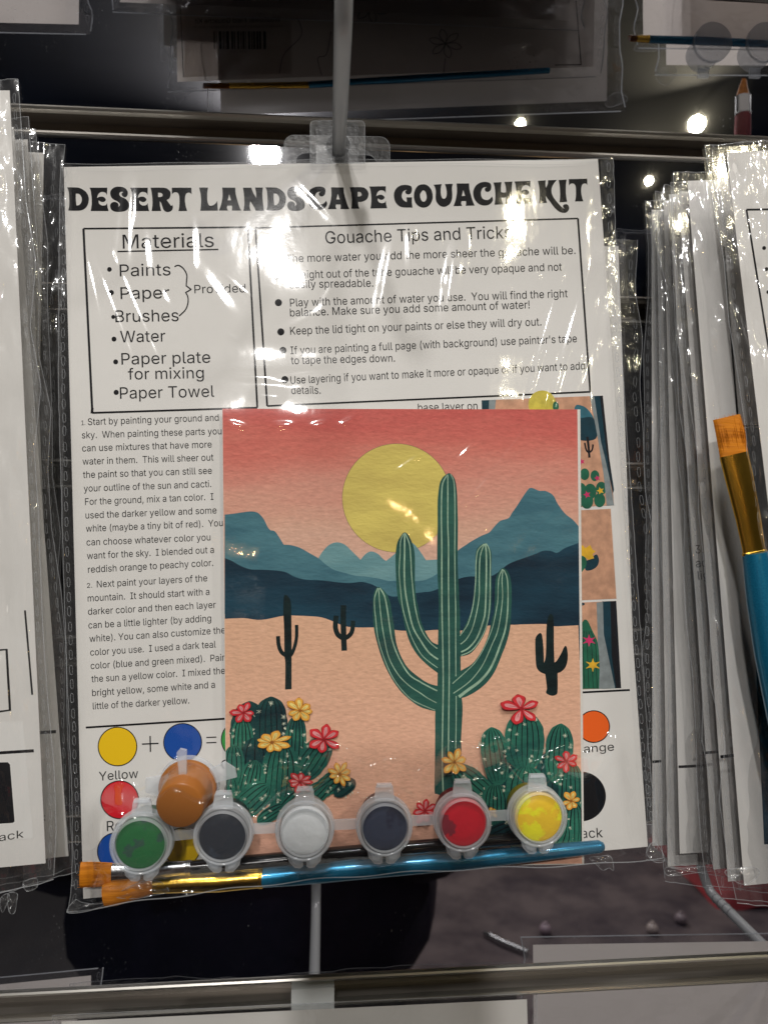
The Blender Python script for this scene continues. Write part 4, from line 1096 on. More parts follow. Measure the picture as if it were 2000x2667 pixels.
M_white = paintm('white', (236, 224, 202), (244, 230, 204), 130)
strip = thing('paint_pot_strip', K(880, 2180, 0.012), 'strip of six lidded paint pots: green, navy, white, dark blue, red, yellow', 'paint pots')
PP = [(364, 2204, 80, paintm('green', (12, 82, 36), (30, 62, 48), 95, (0.58, 0.6)), bodym('green', (60, 110, 80))),
      (578, 2183, 77, paintm('black navy', (34, 42, 54), (20, 24, 33), 60), bodym('navy', (38, 46, 52))),
      (793, 2171, 77, M_white, bodym('white', (170, 160, 150))),
      (1003, 2161, 74, paintm('night blue', (30, 33, 52), (42, 48, 66), 120), bodym('night', (110, 85, 80))),
      (1209, 2149, 75, paintm('red', (182, 6, 30), (120, 22, 38), 80, (0.55, 0.58)), bodym('red', (120, 18, 30))),
      (1407, 2134, 76, paintm('yellow', (218, 188, 8), (200, 160, 20), 110), bodym('yellow', (150, 140, 20)))]
nm = ['green pot, leftmost of the strip', 'near black pot', 'white pot', 'dark blue pot', 'red pot', 'yellow pot, rightmost of the strip']
cs_ = [pot(strip, *p, dome=(0.0004 if i in (2, 5) else 0), label=nm[i], tilt=((.04, .0), (.0, -.01), (0, 0), (0, 0), (.0, 0), (.0, .03))[i]) for i, p in enumerate(PP)]
for i in range(5):
    a, b = cs_[i], cs_[i + 1]; mb = MB()
    ax = b[0] - a[0]; l = np.linalg.norm(ax); ax /= l; p0 = a[0] + ax * .0100 - a[1] * .0062; p1 = b[0] - ax * .0100 - b[1] * .0062
    v = []
    for p in (p0, p1):
        for dz, dn in ((.0017, 0), (.0017, -.0014), (-.0017, -.0014), (-.0017, 0)): v.append(p + a[3] * dz + a[1] * dn)
    mb.add(v, [(0, 1, 5, 4), (1, 2, 6, 5), (2, 3, 7, 6), (3, 0, 4, 7), (0, 3, 2, 1), (4, 5, 6, 7)]); mb.build('connecting_bar', M_pl, strip)
# the ochre pot, lying upside down: its base looks at the viewer
och = thing('ochre_paint_pot', K(470, 2090, 0.012), 'single upturned ochre paint pot resting between the green and navy ones', 'paint pot')
n = K.n + EZn * -0.16 + EX * -0.02; n /= np.linalg.norm(n); c = K(468, 2100, 0.0235); s = 1.0
M_och = paintm('ochre', (132, 74, 6), (120, 66, 6), 60); M_ocup = frosted('cup ochre', srgb(176, 112, 52, 1.2), 0.85, 0.3)
mb = MB(); mb.lathe([(0, 0), (.0074, 0), (.0080, -.0004), (.0083, -.0012), (.0091, -.012)], c, n, 56, cap=False)
mb.lathe([(.0091, -.012), (.0102, -.0122), (.0105, -.0128), (.0104, -.014), (.0092, -.0145)], c, n, 56, cap=False)
cup = autosmooth(mb.build('cup', M_ocup, och), 35)
mb = MB(); mb.lathe([(0, -.0006), (.0070, -.0006), (.0077, -.0012), (.0083, -.0058), (0, -.006)], c, n, 56, cap=False); autosmooth(mb.build('paint', M_och, cup), 45)
mb = MB(); mb.lathe([(.0096, -.0148), (.0108, -.0152), (.0110, -.0165), (.0100, -.0175), (0, -.0176)], c, n, 56, cap=False); autosmooth(mb.build('lid', M_pl, cup), 35)
ex = np.cross(n, EZn); ex /= np.linalg.norm(ex); ex = ex if ex[0] > 0 else -ex; ez = np.cross(ex, n); ez = ez if ez[2] > 0 else -ez
mb = MB(); v, f_ = ext([(-.0013, .0078), (-.0020, .0165), (-.0008, .0178), (.0014, .0172), (.0012, .0078)], c - n * .0058, ex, ez, n, .0014); mb.add(v, f_); mb.build('hinge_tab', M_pl, cup)
mb = MB(); v, f_ = ext([(.008, .0070), (.0135, .0098), (.0172, .0072), (.0178, .0040), (.0100, .0020)], c - n * .0125, ex, ez, n, .0012); mb.add(v, f_)
v, f_ = ext([(-.0085, .0050), (-.0148, .0042), (-.0150, -.0010), (-.0095, -.0030)], c - n * .0125, ex, ez, n, .0012); mb.add(v, f_); mb.build('latch', M_pl, cup)

# ================================================================ clear bag of the desert kit
LPOS = ceiling_lamp_xyz(690, 398, TOP - .12)


def poly_at(pl, ys):
    p = np.array(sorted(pl, key=lambda q: q[1])); return np.interp(ys, p[:, 1], p[:, 0])


def stitches(Kf, pl, pitch_px, name, parent, off, wpx=4.2, lpx=25, seed=0):
    """the dashed heat seal of a bag side: small raised rings along a line of photo points"""
    rr = random.Random(seed); mb = MB(); y0 = min(p[1] for p in pl); y1 = max(p[1] for p in pl); y = y0 + 12
    while y < y1 - 20:
        x = float(poly_at(pl, [y])[0]); x2 = float(poly_at(pl, [y + lpx])[0])
        o = off if not callable(off) else off(x, y)
        jx = rr.uniform(-1.2, 1.2); k = 12; pts = []
        for i in range(k):
            a = 2 * math.pi * i / k; u = wpx * math.cos(a) * rr.uniform(.8, 1.15); v = math.sin(a); v = math.copysign(abs(v) ** .6, v) * lpx / 2
            pts.append(Kf(x + (x2 - x) * (.5 + v / lpx) + u + jx, y + lpx / 2 + v, o + rr.uniform(-1, 1) * 1e-4))
        mb.tube(pts, 1.0e-4, 4, closed=True); y += pitch_px * rr.uniform(.9, 1.12)
    if mb.v: return mb.build(name, M_edge, parent, kind='stuff')


ys_b = [410, 700, 1000, 1400, 1800, 2100, 2235]
bagL = [(158, 424), (153, 700), (152, 1000), (160, 1300), (172, 1700), (188, 2100), (188, 2250), (186, 2320), (175, 2377)]
bagR = [(1597, 410), (1605, 666), (1618, 900), (1632, 1118), (1648, 1345), (1672, 1700), (1692, 2000), (1712, 2150), (1728, 2236)]


def film_off(PX, PY, xl, xr):
    sm = lambda a, b, v: (lambda t: t * t * (3 - 2 * t))(np.clip((v - a) / (b - a), 0, 1))
    e = np.minimum(sm(0, 70, PX - xl), sm(0, 90, xr - PX))
    dx = np.clip((PX - 280) / 1200, 0, 1)
    bot = PY + 90 * dx        # the pots climb to the right
    up = sm(2020, 2118, bot + 26 * np.sin(PX / 61.0) + 18 * np.sin(PX / 23.0 + 1)); dn = sm(2265, 2330, bot)
    bulge = 0.0205 * up * (1 - dn) + 0.0110 * dn
    bulge = bulge * np.clip(sm(0, 95, PX - xl), 0, 1) * np.clip(sm(0, 230, xr - PX), 0, 1)
    base = 0.0034 * sm(880, 1120, PY) + 0.0012
    return 0.0006 + (base + bulge) * e


NX, NY = 430, 560
tt = np.linspace(0, 1, NY); ss = np.linspace(0, 1, NX)
LY = np.interp(tt, np.linspace(0, 1, len(bagL)), [p[1] for p in bagL]); 
LYa = 424 + tt * (2377 - 424); RYa = 410 + tt * (2236 - 410)
LXa = poly_at(bagL, LYa); RXa = poly_at(bagR, RYa)
PX = LXa[:, None] * (1 - ss) + RXa[:, None] * ss; PY = LYa[:, None] * (1 - ss) + RYa[:, None] * ss
# bottom edge sags a little and is not straight
PY += (np.exp(-((tt - 1) / .05) ** 2))[:, None] * (-26 * np.sin(np.pi * np.clip(ss * 1.15, 0, 1)) + 3 * np.sin(ss * 41))[None, :]
PY += (np.exp(-((tt) / .02) ** 2))[:, None] * (3.0 * np.sin(ss * 9) + 2 * np.sin(ss * 23))[None, :]
OFF = film_off(PX, PY, LXa[:, None], RXa[:, None])
mid = np.clip(np.minimum(PX - LXa[:, None], RXa[:, None] - PX) / 60, 0, 1)
OFF += 2.2e-4 * vnoise(NX, NY, 9, 11, 1) * mid + 1.3e-5 * vnoise(NX, NY, 30, 38, 2) + 2e-6 * vnoise(NX, NY, 90, 110, 3)
edge = np.clip(1 - np.minimum(PX - LXa[:, None], RXa[:, None] - PX) / 75, 0, 1)
OFF += edge * (2.6e-4 * vnoise(NX, NY, 60, 40, 4) + 1.2e-4 * vnoise(NX, NY, 130, 90, 5))
botz = np.clip((PY - 2210) / 100, 0, 1)
OFF += botz * (5e-4 * vnoise(NX, NY, 26, 60, 6) + 2.5e-4 * vnoise(NX, NY, 70, 120, 7))
P0 = many(K, PX, PY, OFF)
U = (P0 - K.p) @ EX; V_ = (P0 - K.p) @ EZn


def crease(px, py, length, wmm, amp=1.25, bend=0.0, rot=0.0):
    """a fold in the film that runs across the direction in which it would throw the big lamp to the viewer"""
    c = K(px, py, .003); v = CAM - c; v /= np.linalg.norm(v); l = LPOS - c; l /= np.linalg.norm(l); h = v + l; h /= np.linalg.norm(h)
    a, b = h @ EX / (h @ K.n), h @ EZn / (h @ K.n); g = math.hypot(a, b); ang = math.atan2(b, a) + rot
    w_ = wmm * 1e-3; L_ = length * (1.35 if length > 90 else 1.0) * 0.28 / F / 2
    cu, cv = (c - K.p) @ EX, (c - K.p) @ EZn
    du, dv = U - cu, V_ - cv
    X = du * math.cos(ang) + dv * math.sin(ang); Y = -du * math.sin(ang) + dv * math.cos(ang)
    X = X - bend * Y * Y / max(L_, 1e-6)
    return amp * max(g, .05) * w_ / .86 * np.exp(-(X / w_) ** 2) * np.exp(-(Y / L_) ** 4)


for q in [(300, 560, 210, 3.0), (330, 590, 190, 2.2), (372, 655, 110, 2.6), (232, 720, 200, .9), (286, 790, 230, 1.0), (345, 790, 260, 1.1), (425, 770, 60, 1.2), (560, 760, 130, 2.8),
          (800, 830, 130, 2.4), (690, 985, 150, 2.0), (750, 970, 170, 1.5), (1070, 640, 110, 2.4), (1010, 720, 200, 3.2), (830, 520, 140, 2.0), (1420, 880, 260, 1.1), (1478, 900, 300, 1.2), (1540, 880, 190, .8),
          (700, 1030, 80, 2.6), (870, 740, 130, 2.0), (1180, 730, 200, 3.4), (1210, 1180, 70, 1.0), (1060, 1210, 90, 1.0), (1320, 1180, 160, .7), (1250, 1270, 120, .7), (1440, 1330, 180, .7),
          (620, 1110, 50, 1.2), (735, 1110, 60, 1.2), (830, 1110, 50, 1.2), (905, 1100, 50, 1.0), (500, 640, 120, 1.6), (1585, 820, 160, .9), (1600, 1060, 160, .8)]:
    P0 += crease(*q)[..., None] * K.n
rr = random.Random(5)
for i in range(16):   # fine short scratches and pleats
    px = rr.choice([rr.uniform(260, 1500), rr.uniform(1150, 1520)]); py = rr.uniform(560, 1560)
    P0 += crease(px, py, rr.uniform(25, 90), rr.uniform(.45, .7), 1.15, rot=rr.uniform(-.12, .12))[..., None] * K.n
bag = thing('plastic_bag', K(900, 450, 0.003), 'clear glossy bag around the desert landscape kit in the middle', 'plastic bag')
fm = np.zeros((NY - 1, NX - 1), int)
xm = (PX[:-1, :-1] + PX[1:, 1:]) / 2; dl = xm - LXa[:-1, None]; drr = RXa[:-1, None] - xm
fm[(dl < 30) | (drr < 34)] = 1
grid_obj('front_film', P0, [M_film, M_seam], bag, midx=fm.ravel())
# back film, in one flat piece behind the sheet
BX = LXa[::8, None] * (1 - ss[::10]) + RXa[::8, None] * ss[::10]; BY = PY[::8, ::10]
grid_obj('back_film', many(K, BX, BY, -0.0012 + 1e-4 * vnoise(BX.shape[1], BX.shape[0], 9, 12, 9)), M_film, bag)
stitches(K, [(x + 12, y) for x, y in bagL], 38, 'heat_seal', bag, .0012, seed=1); stitches(K, [(x - 14, y) for x, y in bagR], 37, 'heat_seal', bag, .0012, seed=2)
# edge beads of the film
for pl, nm_ in ((bagL, 'side_edge'), (bagR, 'side_edge')):
    yy = np.linspace(pl[0][1], pl[-1][1], 90); xx = poly_at(pl, yy)
    mb = MB(); mb.tube([K(x + rr.uniform(-1, 1), y, .0007) for x, y in zip(xx, yy)], 1.6e-4, 5); mb.build(nm_, M_edge, bag)
mb = MB(); mb.tube([P0[0, i] for i in range(0, NX, 6)], 1.3e-4, 5); mb.build('top_edge', M_edge, bag)
mb = MB(); mb.tube([P0[-1, i] for i in range(0, NX, 4)], 2.0e-4, 5); mb.build('bottom_edge', M_edge, bag)


def ear(pts, parent, K=K, off0=.004, seed=3, n=16, mat=None):
    """a crumpled corner of film: a fan of folded facets between outline points"""
    rr = random.Random(seed); c = (sum(p[0] for p in pts) / len(pts), sum(p[1] for p in pts) / len(pts))
    o = cr(pts, True, 4); V = [K(c[0], c[1], off0 + .002)]; k = len(o)
    for ring, f in ((1, .55), (2, 1.0)):
        for i, p in enumerate(o):
            V.append(K(c[0] + (p[0] - c[0]) * f, c[1] + (p[1] - c[1]) * f, off0 + rr.uniform(-.0016, .0022) * (1.2 - .4 * ring)))
    Fc = [(0, 1 + i, 1 + (i + 1) % k) for i in range(k)] + [(1 + i, 1 + k + i, 1 + k + (i + 1) % k, 1 + (i + 1) % k) for i in range(k)]
    mk('crumpled_corner', V, Fc, mat or M_seam, parent, smooth=True)
    mb = MB(); mb.tube([V[1 + k + i] for i in range(k)], 1.4e-4, 4, closed=True); mb.build('corner_edge', M_edge, parent)


ear([(174, 2377), (196, 2345), (215, 2352), (262, 2355), (300, 2338), (260, 2364), (215, 2377)], bag, seed=4)
ear([(300, 2335), (360, 2300), (410, 2295), (440, 2322), (400, 2333), (350, 2342)], bag, off0=.011, seed=9)
ear([(1535, 2236), (1560, 2232), (1590, 2231), (1598, 2268), (1586, 2262), (1570, 2268), (1556, 2256)], bag, seed=5)
ear([(1684, 2222), (1700, 2195), (1722, 2215), (1730, 2243), (1705, 2246)], bag, seed=6)

# ---- the hang tabs
def hang_tab(K, off, outline, hole, label, parent_label=None, group=None):
    t = thing('hang_tab', K(*outline[0], off), label, 'hang tab', group)
    o = outline
    tri = tessellate_polygon([[Vector((x, y, 0)) for x, y in o], [Vector((x, y, 0)) for x, y in hole]])
    fl = o + hole; v = [K(x, y, off) for x, y in fl]
    mk('tab_film', v, [tuple(q) for q in tri], M_tab, t)
    for lp in (o, hole):
        mb = MB(); mb.tube([K(x, y, off) for x, y in lp], 1.7e-4, 5, closed=True); mb.build('tab_rim', M_edge, t)
    return t


def rrect(x0, y0, x1, y1, r, n=6, sk=0.0):
    pts = []
    for cx, cy, a0 in ((x1 - r, y0 + r, -90), (x1 - r, y1 - r * .2, 0), (x0 + r, y1 - r * .2, 90), (x0 + r, y0 + r, 180)):
        rr_ = r if cy < (y0 + y1) / 2 else r * .2
        for i in range(n + 1):
            a = math.radians(a0 + 90 * i / n); xx = (x1 - rr_ if cx > (x0 + x1) / 2 else x0 + rr_) + rr_ * math.cos(a); yy = cy + rr_ * math.sin(a)
            pts.append((xx, yy + (xx - x0) * sk))
    return pts


hang_tab(K, .0026, rrect(808, 313, 950, 424, 12), [(881 + 32 * math.cos(-2 * math.pi * i / 32), 378 + 32 * math.sin(-2 * math.pi * i / 32)) for i in range(32)], 'front clear plastic hang tab with a round hole, on the peg above the title')
KB = Plane(K.p - K.n * 0.006, K.n)
eh = cr([(771, 433, 1), (772, 412), (785, 400), (810, 397), (835, 397), (848, 393), (852, 388), (862, 384), (880, 382), (898, 384), (908, 389), (914, 400), (935, 402), (965, 404), (980, 418), (986, 433, 1)][::-1], True, 3)
hang_tab(KB, 0.0, rrect(740, 350, 1015, 438, 26, sk=0.02), eh, 'wide clear hang tab with a euro slot, just behind the front tab')

# ================================================================ the kit hanging behind the desert kit on the same peg
def quad_kit(K, corners, sheet_label, bag_label, marg=42, group=None, seed=0, mat=M_side, art_fn=None, name='instruction_sheet'):
    t = thing(name, K(*corners[0]), sheet_label, 'instruction sheet', group)
    sheet_mesh(K, corners, .0002, M_paper, 'paper', t)
    if art_fn: art_fn(t)
    b = thing('plastic_bag', K(*corners[0], .003), bag_label, 'plastic bag', group)
    (ax, ay), (bx, by), (cx_, cy_), (dx_, dy_) = corners
    nx, ny = 70, 110; s = np.linspace(0, 1, nx); t_ = np.linspace(0, 1, ny)
    c4 = [(ax - marg, ay - 16), (bx + marg, by - 16), (cx_ + marg, cy_ + 30), (dx_ - marg, dy_ + 30)]
    X = (c4[0][0] * (1 - t_) + c4[3][0] * t_)[:, None] * (1 - s) + (c4[1][0] * (1 - t_) + c4[2][0] * t_)[:, None] * s
    Y = (c4[0][1] * (1 - t_) + c4[3][1] * t_)[:, None] * (1 - s) + (c4[1][1] * (1 - t_) + c4[2][1] * t_)[:, None] * s
    O = .0022 + 6e-4 * vnoise(nx, ny, 9, 10, seed) + 2.5e-4 * vnoise(nx, ny, 26, 40, seed + 1)
    wig = 6 * vnoise(2, ny, 1, 12, seed + 2)[:, :1]
    X = X + wig * np.where((s < .03) | (s > .97), 1, 0.6)
    grid_obj('front_film', many(K, X, Y, O), mat, b); grid_obj('back_film', many(K, X[::4, ::4], Y[::4, ::4], O[::4, ::4] * 0 - .001), M_film, b)
    for i, sg in ((0, 1), (-1, -1)):
        pl = [(float(X[j, i]) + sg * marg * .3, float(Y[j, i])) for j in range(0, ny, 4)]
        stitches(K, pl, 38, 'heat_seal', b, .0024, seed=seed + i)
        mb = MB(); mb.tube([K(X[j, i], Y[j, i], O[j, i]) for j in range(0, ny, 2)], 1.5e-4, 5); mb.build('side_edge', M_edge, b)
    mb = MB(); mb.tube([K(X[0, j], Y[0, j], O[0, j]) for j in range(0, nx, 2)], 1.5e-4, 5); mb.build('top_edge', M_edge, b)
    mb = MB(); mb.tube([K(X[-1, j], Y[-1, j] + 4 * math.sin(j), O[-1, j]) for j in range(0, nx, 1)], 1.5e-4, 5); mb.build('bottom_edge', M_edge, b)
    return t, b


KH = Plane(K.p - K.n * 0.0125, K.n + np.array([0.0, 0, .01]))
quad_kit(KH, [(300, 640), (1610, 640), (1665, 2120), (330, 2200)], 'sheet hidden behind the desert kit', 'clear bag peeking out on the right behind the desert kit', marg=48, seed=40)

# ================================================================ stacks of kits left and right
def side_kit(edge, ytop, ybot, side, sheet_label, bag_label, group, yaw=0.06, marg=42, bagw=None, seed=0, prints=None, wid=0.2159, crinkle=1.6):
    """edge: photo points (top, bottom) of the sheet's visible edge; side -1: sheet extends to the right, +1: to the left"""
    Pt = at_y(*edge[0], ytop); Pb = at_y(*edge[1], ybot); E = (Pb - Pt) / np.linalg.norm(Pb - Pt)
    ln = 0.2794; Pb = Pt + E * ln if abs(np.linalg.norm(Pb - Pt) - ln) < .06 else Pb
    nrm = np.array([0, -1, 0.0]); e = np.cross(nrm, E); e /= np.linalg.norm(e)
    sx = 1 if side < 0 else -1
    if e[0] * sx < 0: e = -e
    e = e + np.array([0, yaw, 0]); e /= np.linalg.norm(e)
    n = np.cross(E, e); n = n if n[1] < 0 else -n; n /= np.linalg.norm(n)
    Kp = Plane(Pt, n)
    t = thing('instruction_sheet', Pt, sheet_label, 'instruction sheet', group)
    c4 = [Pt, Pt + e * wid, Pb + e * wid, Pb]
    V = c4 + [p - n * .0003 for p in c4]
    mk('paper', V, [(0, 1, 2, 3), (7, 6, 5, 4)] + [(i, 4 + i, 4 + (i + 1) % 4, (i + 1) % 4) for i in range(4)], M_paper, t)
    if prints:
        a = Art(Kp, .00006); prints(a); a.build('print', t)
    b = thing('plastic_bag', Pt + n * .003, bag_label, 'plastic bag', group)
    nx, ny = 110, 230; mg = marg * .28 / F; u = np.concatenate([np.linspace(-mg, .045, 76), np.linspace(.047, wid + mg, 34)]); v = np.linspace(-.003, np.linalg.norm(Pb - Pt) + .005, ny)
    Ug, Vg = np.meshgrid(u, v)
    wig = np.interp(v, np.linspace(-.003, .29, 14), np.random.default_rng(seed).standard_normal(14)) * .0011
    Ug = Ug + wig[:, None] * np.clip(1 - (Ug + mg) / .02, 0, 1)
    O = .0016 + crinkle * (5.0e-4 * vnoise(nx, ny, 8, 9, seed) + 3.2e-4 * vnoise(nx, ny, 22, 30, seed + 1) + 0.9e-4 * vnoise(nx, ny, 40, 60, seed + 2)) * np.clip((Ug + mg) / .004, .15, 1)
    bulge = .010 * np.clip((Vg - .19) / .05, 0, 1) * np.clip((Ug + mg) / .02, 0, 1)
    O = O + bulge
    P = Pt + e * Ug[..., None] + E * Vg[..., None] + n * O[..., None]
    mi = np.zeros((ny - 1, nx - 1), int); mi[:, :14] = 1
    grid_obj('front_film', P, [M_side, M_seam], b, midx=mi.ravel())
    P2 = Pt + e * Ug[::5, ::5, None] + E * Vg[::5, ::5, None] - n * .0008
    grid_obj('back_film', P2, M_film, b)
    mb = MB(); rr = random.Random(seed)
    def ringp(u0, v0, w_, l_):
        k = 12; pts = []
        for i in range(k):
            a = 2 * math.pi * i / k; uu = w_ * math.cos(a) * rr.uniform(.8, 1.2); vv = math.sin(a); vv = math.copysign(abs(vv) ** .6, vv) * l_
            pts.append(Pt + e * (u0 + uu) + E * (v0 + vv) + n * (.0018 + rr.uniform(-1, 1) * 1e-4))
        mb.tube(pts, 8.5e-5, 4, closed=True)
    vv = .004
    while vv < .28:
        ww = float(np.interp(vv, v, wig)); ringp(-mg * .62 + ww, vv, 4.2e-4, .0019); vv += .0056 * rr.uniform(.92, 1.1)
    mb.build('heat_seal', M_edge, b, kind='stuff')
    mb = MB(); mb.tube([P[j, 0] for j in range(0, ny, 3)], 1.5e-4, 5); mb.build('side_edge', M_edge, b)
    mb = MB(); mb.tube([P[0, j] for j in range(0, nx, 3)], 1.5e-4, 5); mb.build('top_edge', M_edge, b)
    mb = MB(); mb.tube([P[-1, j] for j in range(0, nx, 3)], 1.8e-4, 5); mb.build('bottom_edge', M_edge, b)
    return t, b, Kp, (Pt, Pb, E, e, n)


GRs, GLs = 'kits in the right stack', 'kits in the left stack'


def seg(*segs): return lambda a: [a.stroke([(x0, y0), (x1, y1)], w_, M_ink, smooth=False) for x0, y0, x1, y1, w_ in segs]


side_kit([(1697, 545), (1699, 2222)], .311, .308, -1, 'white sheet rearmost of the right stack, narrow and shaded', 'clear bag rearmost of the right stack, dashed seal next to the desert kit', GRs, yaw=.02, seed=11, marg=26, prints=seg((1699, 1985, 1722, 1983, 7)))
side_kit([(1710, 575), (1738, 2206)], .3075, .3025, -1, 'white sheet with its corner slightly higher, squeezed between the rearmost sheets of the right stack', 'thin clear bag squeezed between the rearmost bags of the right stack', GRs, yaw=.0, seed=16, marg=22)
side_kit([(1766, 498), (1892, 2240)], .288, .279, -1, 'white sheet between the step three sheet and the wide lit sheet, right stack', 'clear bag between the step three sheet and the wide lit sheet', GRs, yaw=-.01, seed=17, marg=34, crinkle=2.0)
side_kit([(1728, 520), (1771, 2254)], .304, .297, -1, 'white sheet second from the back in the right stack', 'clear bag second from the back in the right stack', GRs, yaw=.0, seed=12, marg=30, prints=seg((1767, 1998, 1850, 1994, 7)))


def pr3(a):
    a.stroke([(1830, 1962), (1890, 1957)], 7, M_ink, smooth=False)
    a.text("3. Then", (1812, 1442), (1900, 1436), 22, M_ink); a.text("add your", (1813, 1478), (1925, 1470), 22, M_ink); a.text("lighter", (1818, 1510), (1900, 1503), 22, M_ink)


side_kit([(1742, 505), (1856, 2232)], .294, .286, -1, 'white sheet third from the back in the right stack, with a step three text', 'clear bag third from the back in the right stack', GRs, yaw=.0, seed=13, marg=34, prints=pr3)
side_kit([(1790, 470), (1934, 2256)], .282, .272, -1, 'wide lit white sheet fourth from the back in the right stack', 'clear bag fourth from the back in the right stack, top edge high', GRs, yaw=-.02, seed=14, marg=48,
         prints=lambda a: [seg((1876, 1972, 1911, 1968, 8), (1885, 640, 1923, 1110, 5), (1923, 1110, 2200, 1100, 5))(a), a.poly([(1940, 1114), (2300, 1104), (2400, 2200), (1990, 2200)], M_drkm, smooth=False)])


def prf(a):
    seg((1944, 545, 2010, 960, 5), (1944, 545, 2300, 540, 5))(a)
    for x, y in [(1990, 645), (1996, 700), (2001, 760)]: a.disc(x, y, 5, M_ink, n=16)
    a.poly([(2010, 1010), (2500, 1000), (2560, 1500), (2070, 1500)], M_sky, smooth=False)


side_kit([(1892, 398), (2118, 2300)], .266, .255, -1, 'front sheet of the right stack with a bullet list, cut by the photo edge', 'front clear bag of the right stack, wrinkled, nearest the viewer', GRs, yaw=-.02, seed=15, marg=50, prints=prf, crinkle=2.0)
KBr = Plane(at_y(1912, 1184, .261), (0.02, -1, .04))
brush(KBr, 0.0, ([(1892, 1086, 35), (1900, 1120, 36), (1912, 1186, 36)], [(1911, 1183, 37), (1925, 1242, 36), (1949, 1350, 32), (1962, 1422, 29), (1966, 1442, 30)],
                 [(1966, 1440, 29), (1985, 1560, 36), (2010, 1700, 40), (2060, 1960, 38), (2120, 2300, 20)]), (M_brist, M_gold, M_bluep),
      'large flat brush with orange bristles, gold ferrule and blue handle in the right stack', flat=(0.28, 0.35, 0.9))
ear([(1888, 2270), (1925, 2262), (1970, 2262), (1975, 2282), (1940, 2305), (1905, 2290)], bag, Plane(at_y(1930, 2270, .268), (0, -1, 0)), 0, 21)
ear([(1735, 2260), (1780, 2262), (1840, 2258), (1860, 2268), (1800, 2276), (1740, 2282)], bag, Plane(at_y(1790, 2262, .288), (0, -1, 0)), 0, 22)

# left stack
side_kit([(114, 397), (82, 2200)], .302, .300, 1, 'rearmost sheet of the left stack, only a grey strip showing', 'rearmost clear bag of the left stack, crinkled top corner', GLs, yaw=.0, seed=21, marg=62, crinkle=1.8)


side_kit([(72, 362), (150, 2236)], .296, .293, 1, 'third sheet of the left stack, between the grey strip and the ruled sheet', 'third clear bag of the left stack, wrinkled near its top', GLs, yaw=.0, seed=24, marg=36, crinkle=2.2)


def prl2(a):
    a.stroke([(60, 1911), (146, 1906)], 8, M_ink, smooth=False); a.text("Black", (52, 2142), (119, 2138), 18, M_ink)


side_kit([(36, 330), (178, 2223)], .290, .286, 1, 'second sheet of the left stack with a short black rule', 'second clear bag of the left stack', GLs, yaw=.0, seed=22, marg=32, prints=prl2, crinkle=1.5)
M_lab = M_paper2


M_labw = pbr('glossy white label', (0.80, 0.79, 0.77, 1), 0.5)


def prl1(a):
    a.poly([(-200, 1885), (60, 1880), (87, 2185), (-200, 2200)], M_labw, smooth=False)
    a.stroke([(-100, 1968), (88, 1956)], 8, M_ink, smooth=False)
    a.poly([(-200, 1990), (20, 1986, 0), (26, 1992), (38, 2140), (34, 2144), (-200, 2160)], M_ink, smooth=False)
    a.text("Black", (-38, 2198), (62, 2182), 20, M_ink)
    a.stroke([(-80, 1700), (17, 1692, 1), (26, 1850), (-60, 1862)], 7, M_ink, n=1)
    a.stroke([(65, 1590), (84, 1810)], 5, M_ink, smooth=False)  # shadow line on the sheet, painted in ink colour


side_kit([(25, 234), (120, 2276)], .276, .268, 1, 'front sheet of the left stack with a black square swatch', 'front clear bag of the left stack with a bright dashed side seal', GLs, yaw=.0, seed=23, marg=30, prints=prl1, crinkle=1.2)
for i, pts in enumerate([[(0, 2345), (14, 2330), (24, 2332), (20, 2350), (6, 2378)], [(20, 2330), (44, 2328), (44, 2345), (38, 2378), (24, 2376)], [(60, 2300), (94, 2288), (96, 2312), (70, 2322)]]):
    ear(pts, bag if False else thing('torn_film_strip', at_y(*pts[0], .266), ['torn strip of clear film hanging off the left bag bottom', 'second torn strip of film under the left bag, longer one', 'short curled film bit under the left bag'][i], 'plastic film'),
        Plane(at_y(*pts[0], .266), (0, -1, 0)), 0, 30 + i)

# ================================================================ upper row (seen mirrored) and lower row
def mplane(px, py, yv, n=(0, -1, 0.02)): return Plane(at_y(px, py, yv), n, flip=True)


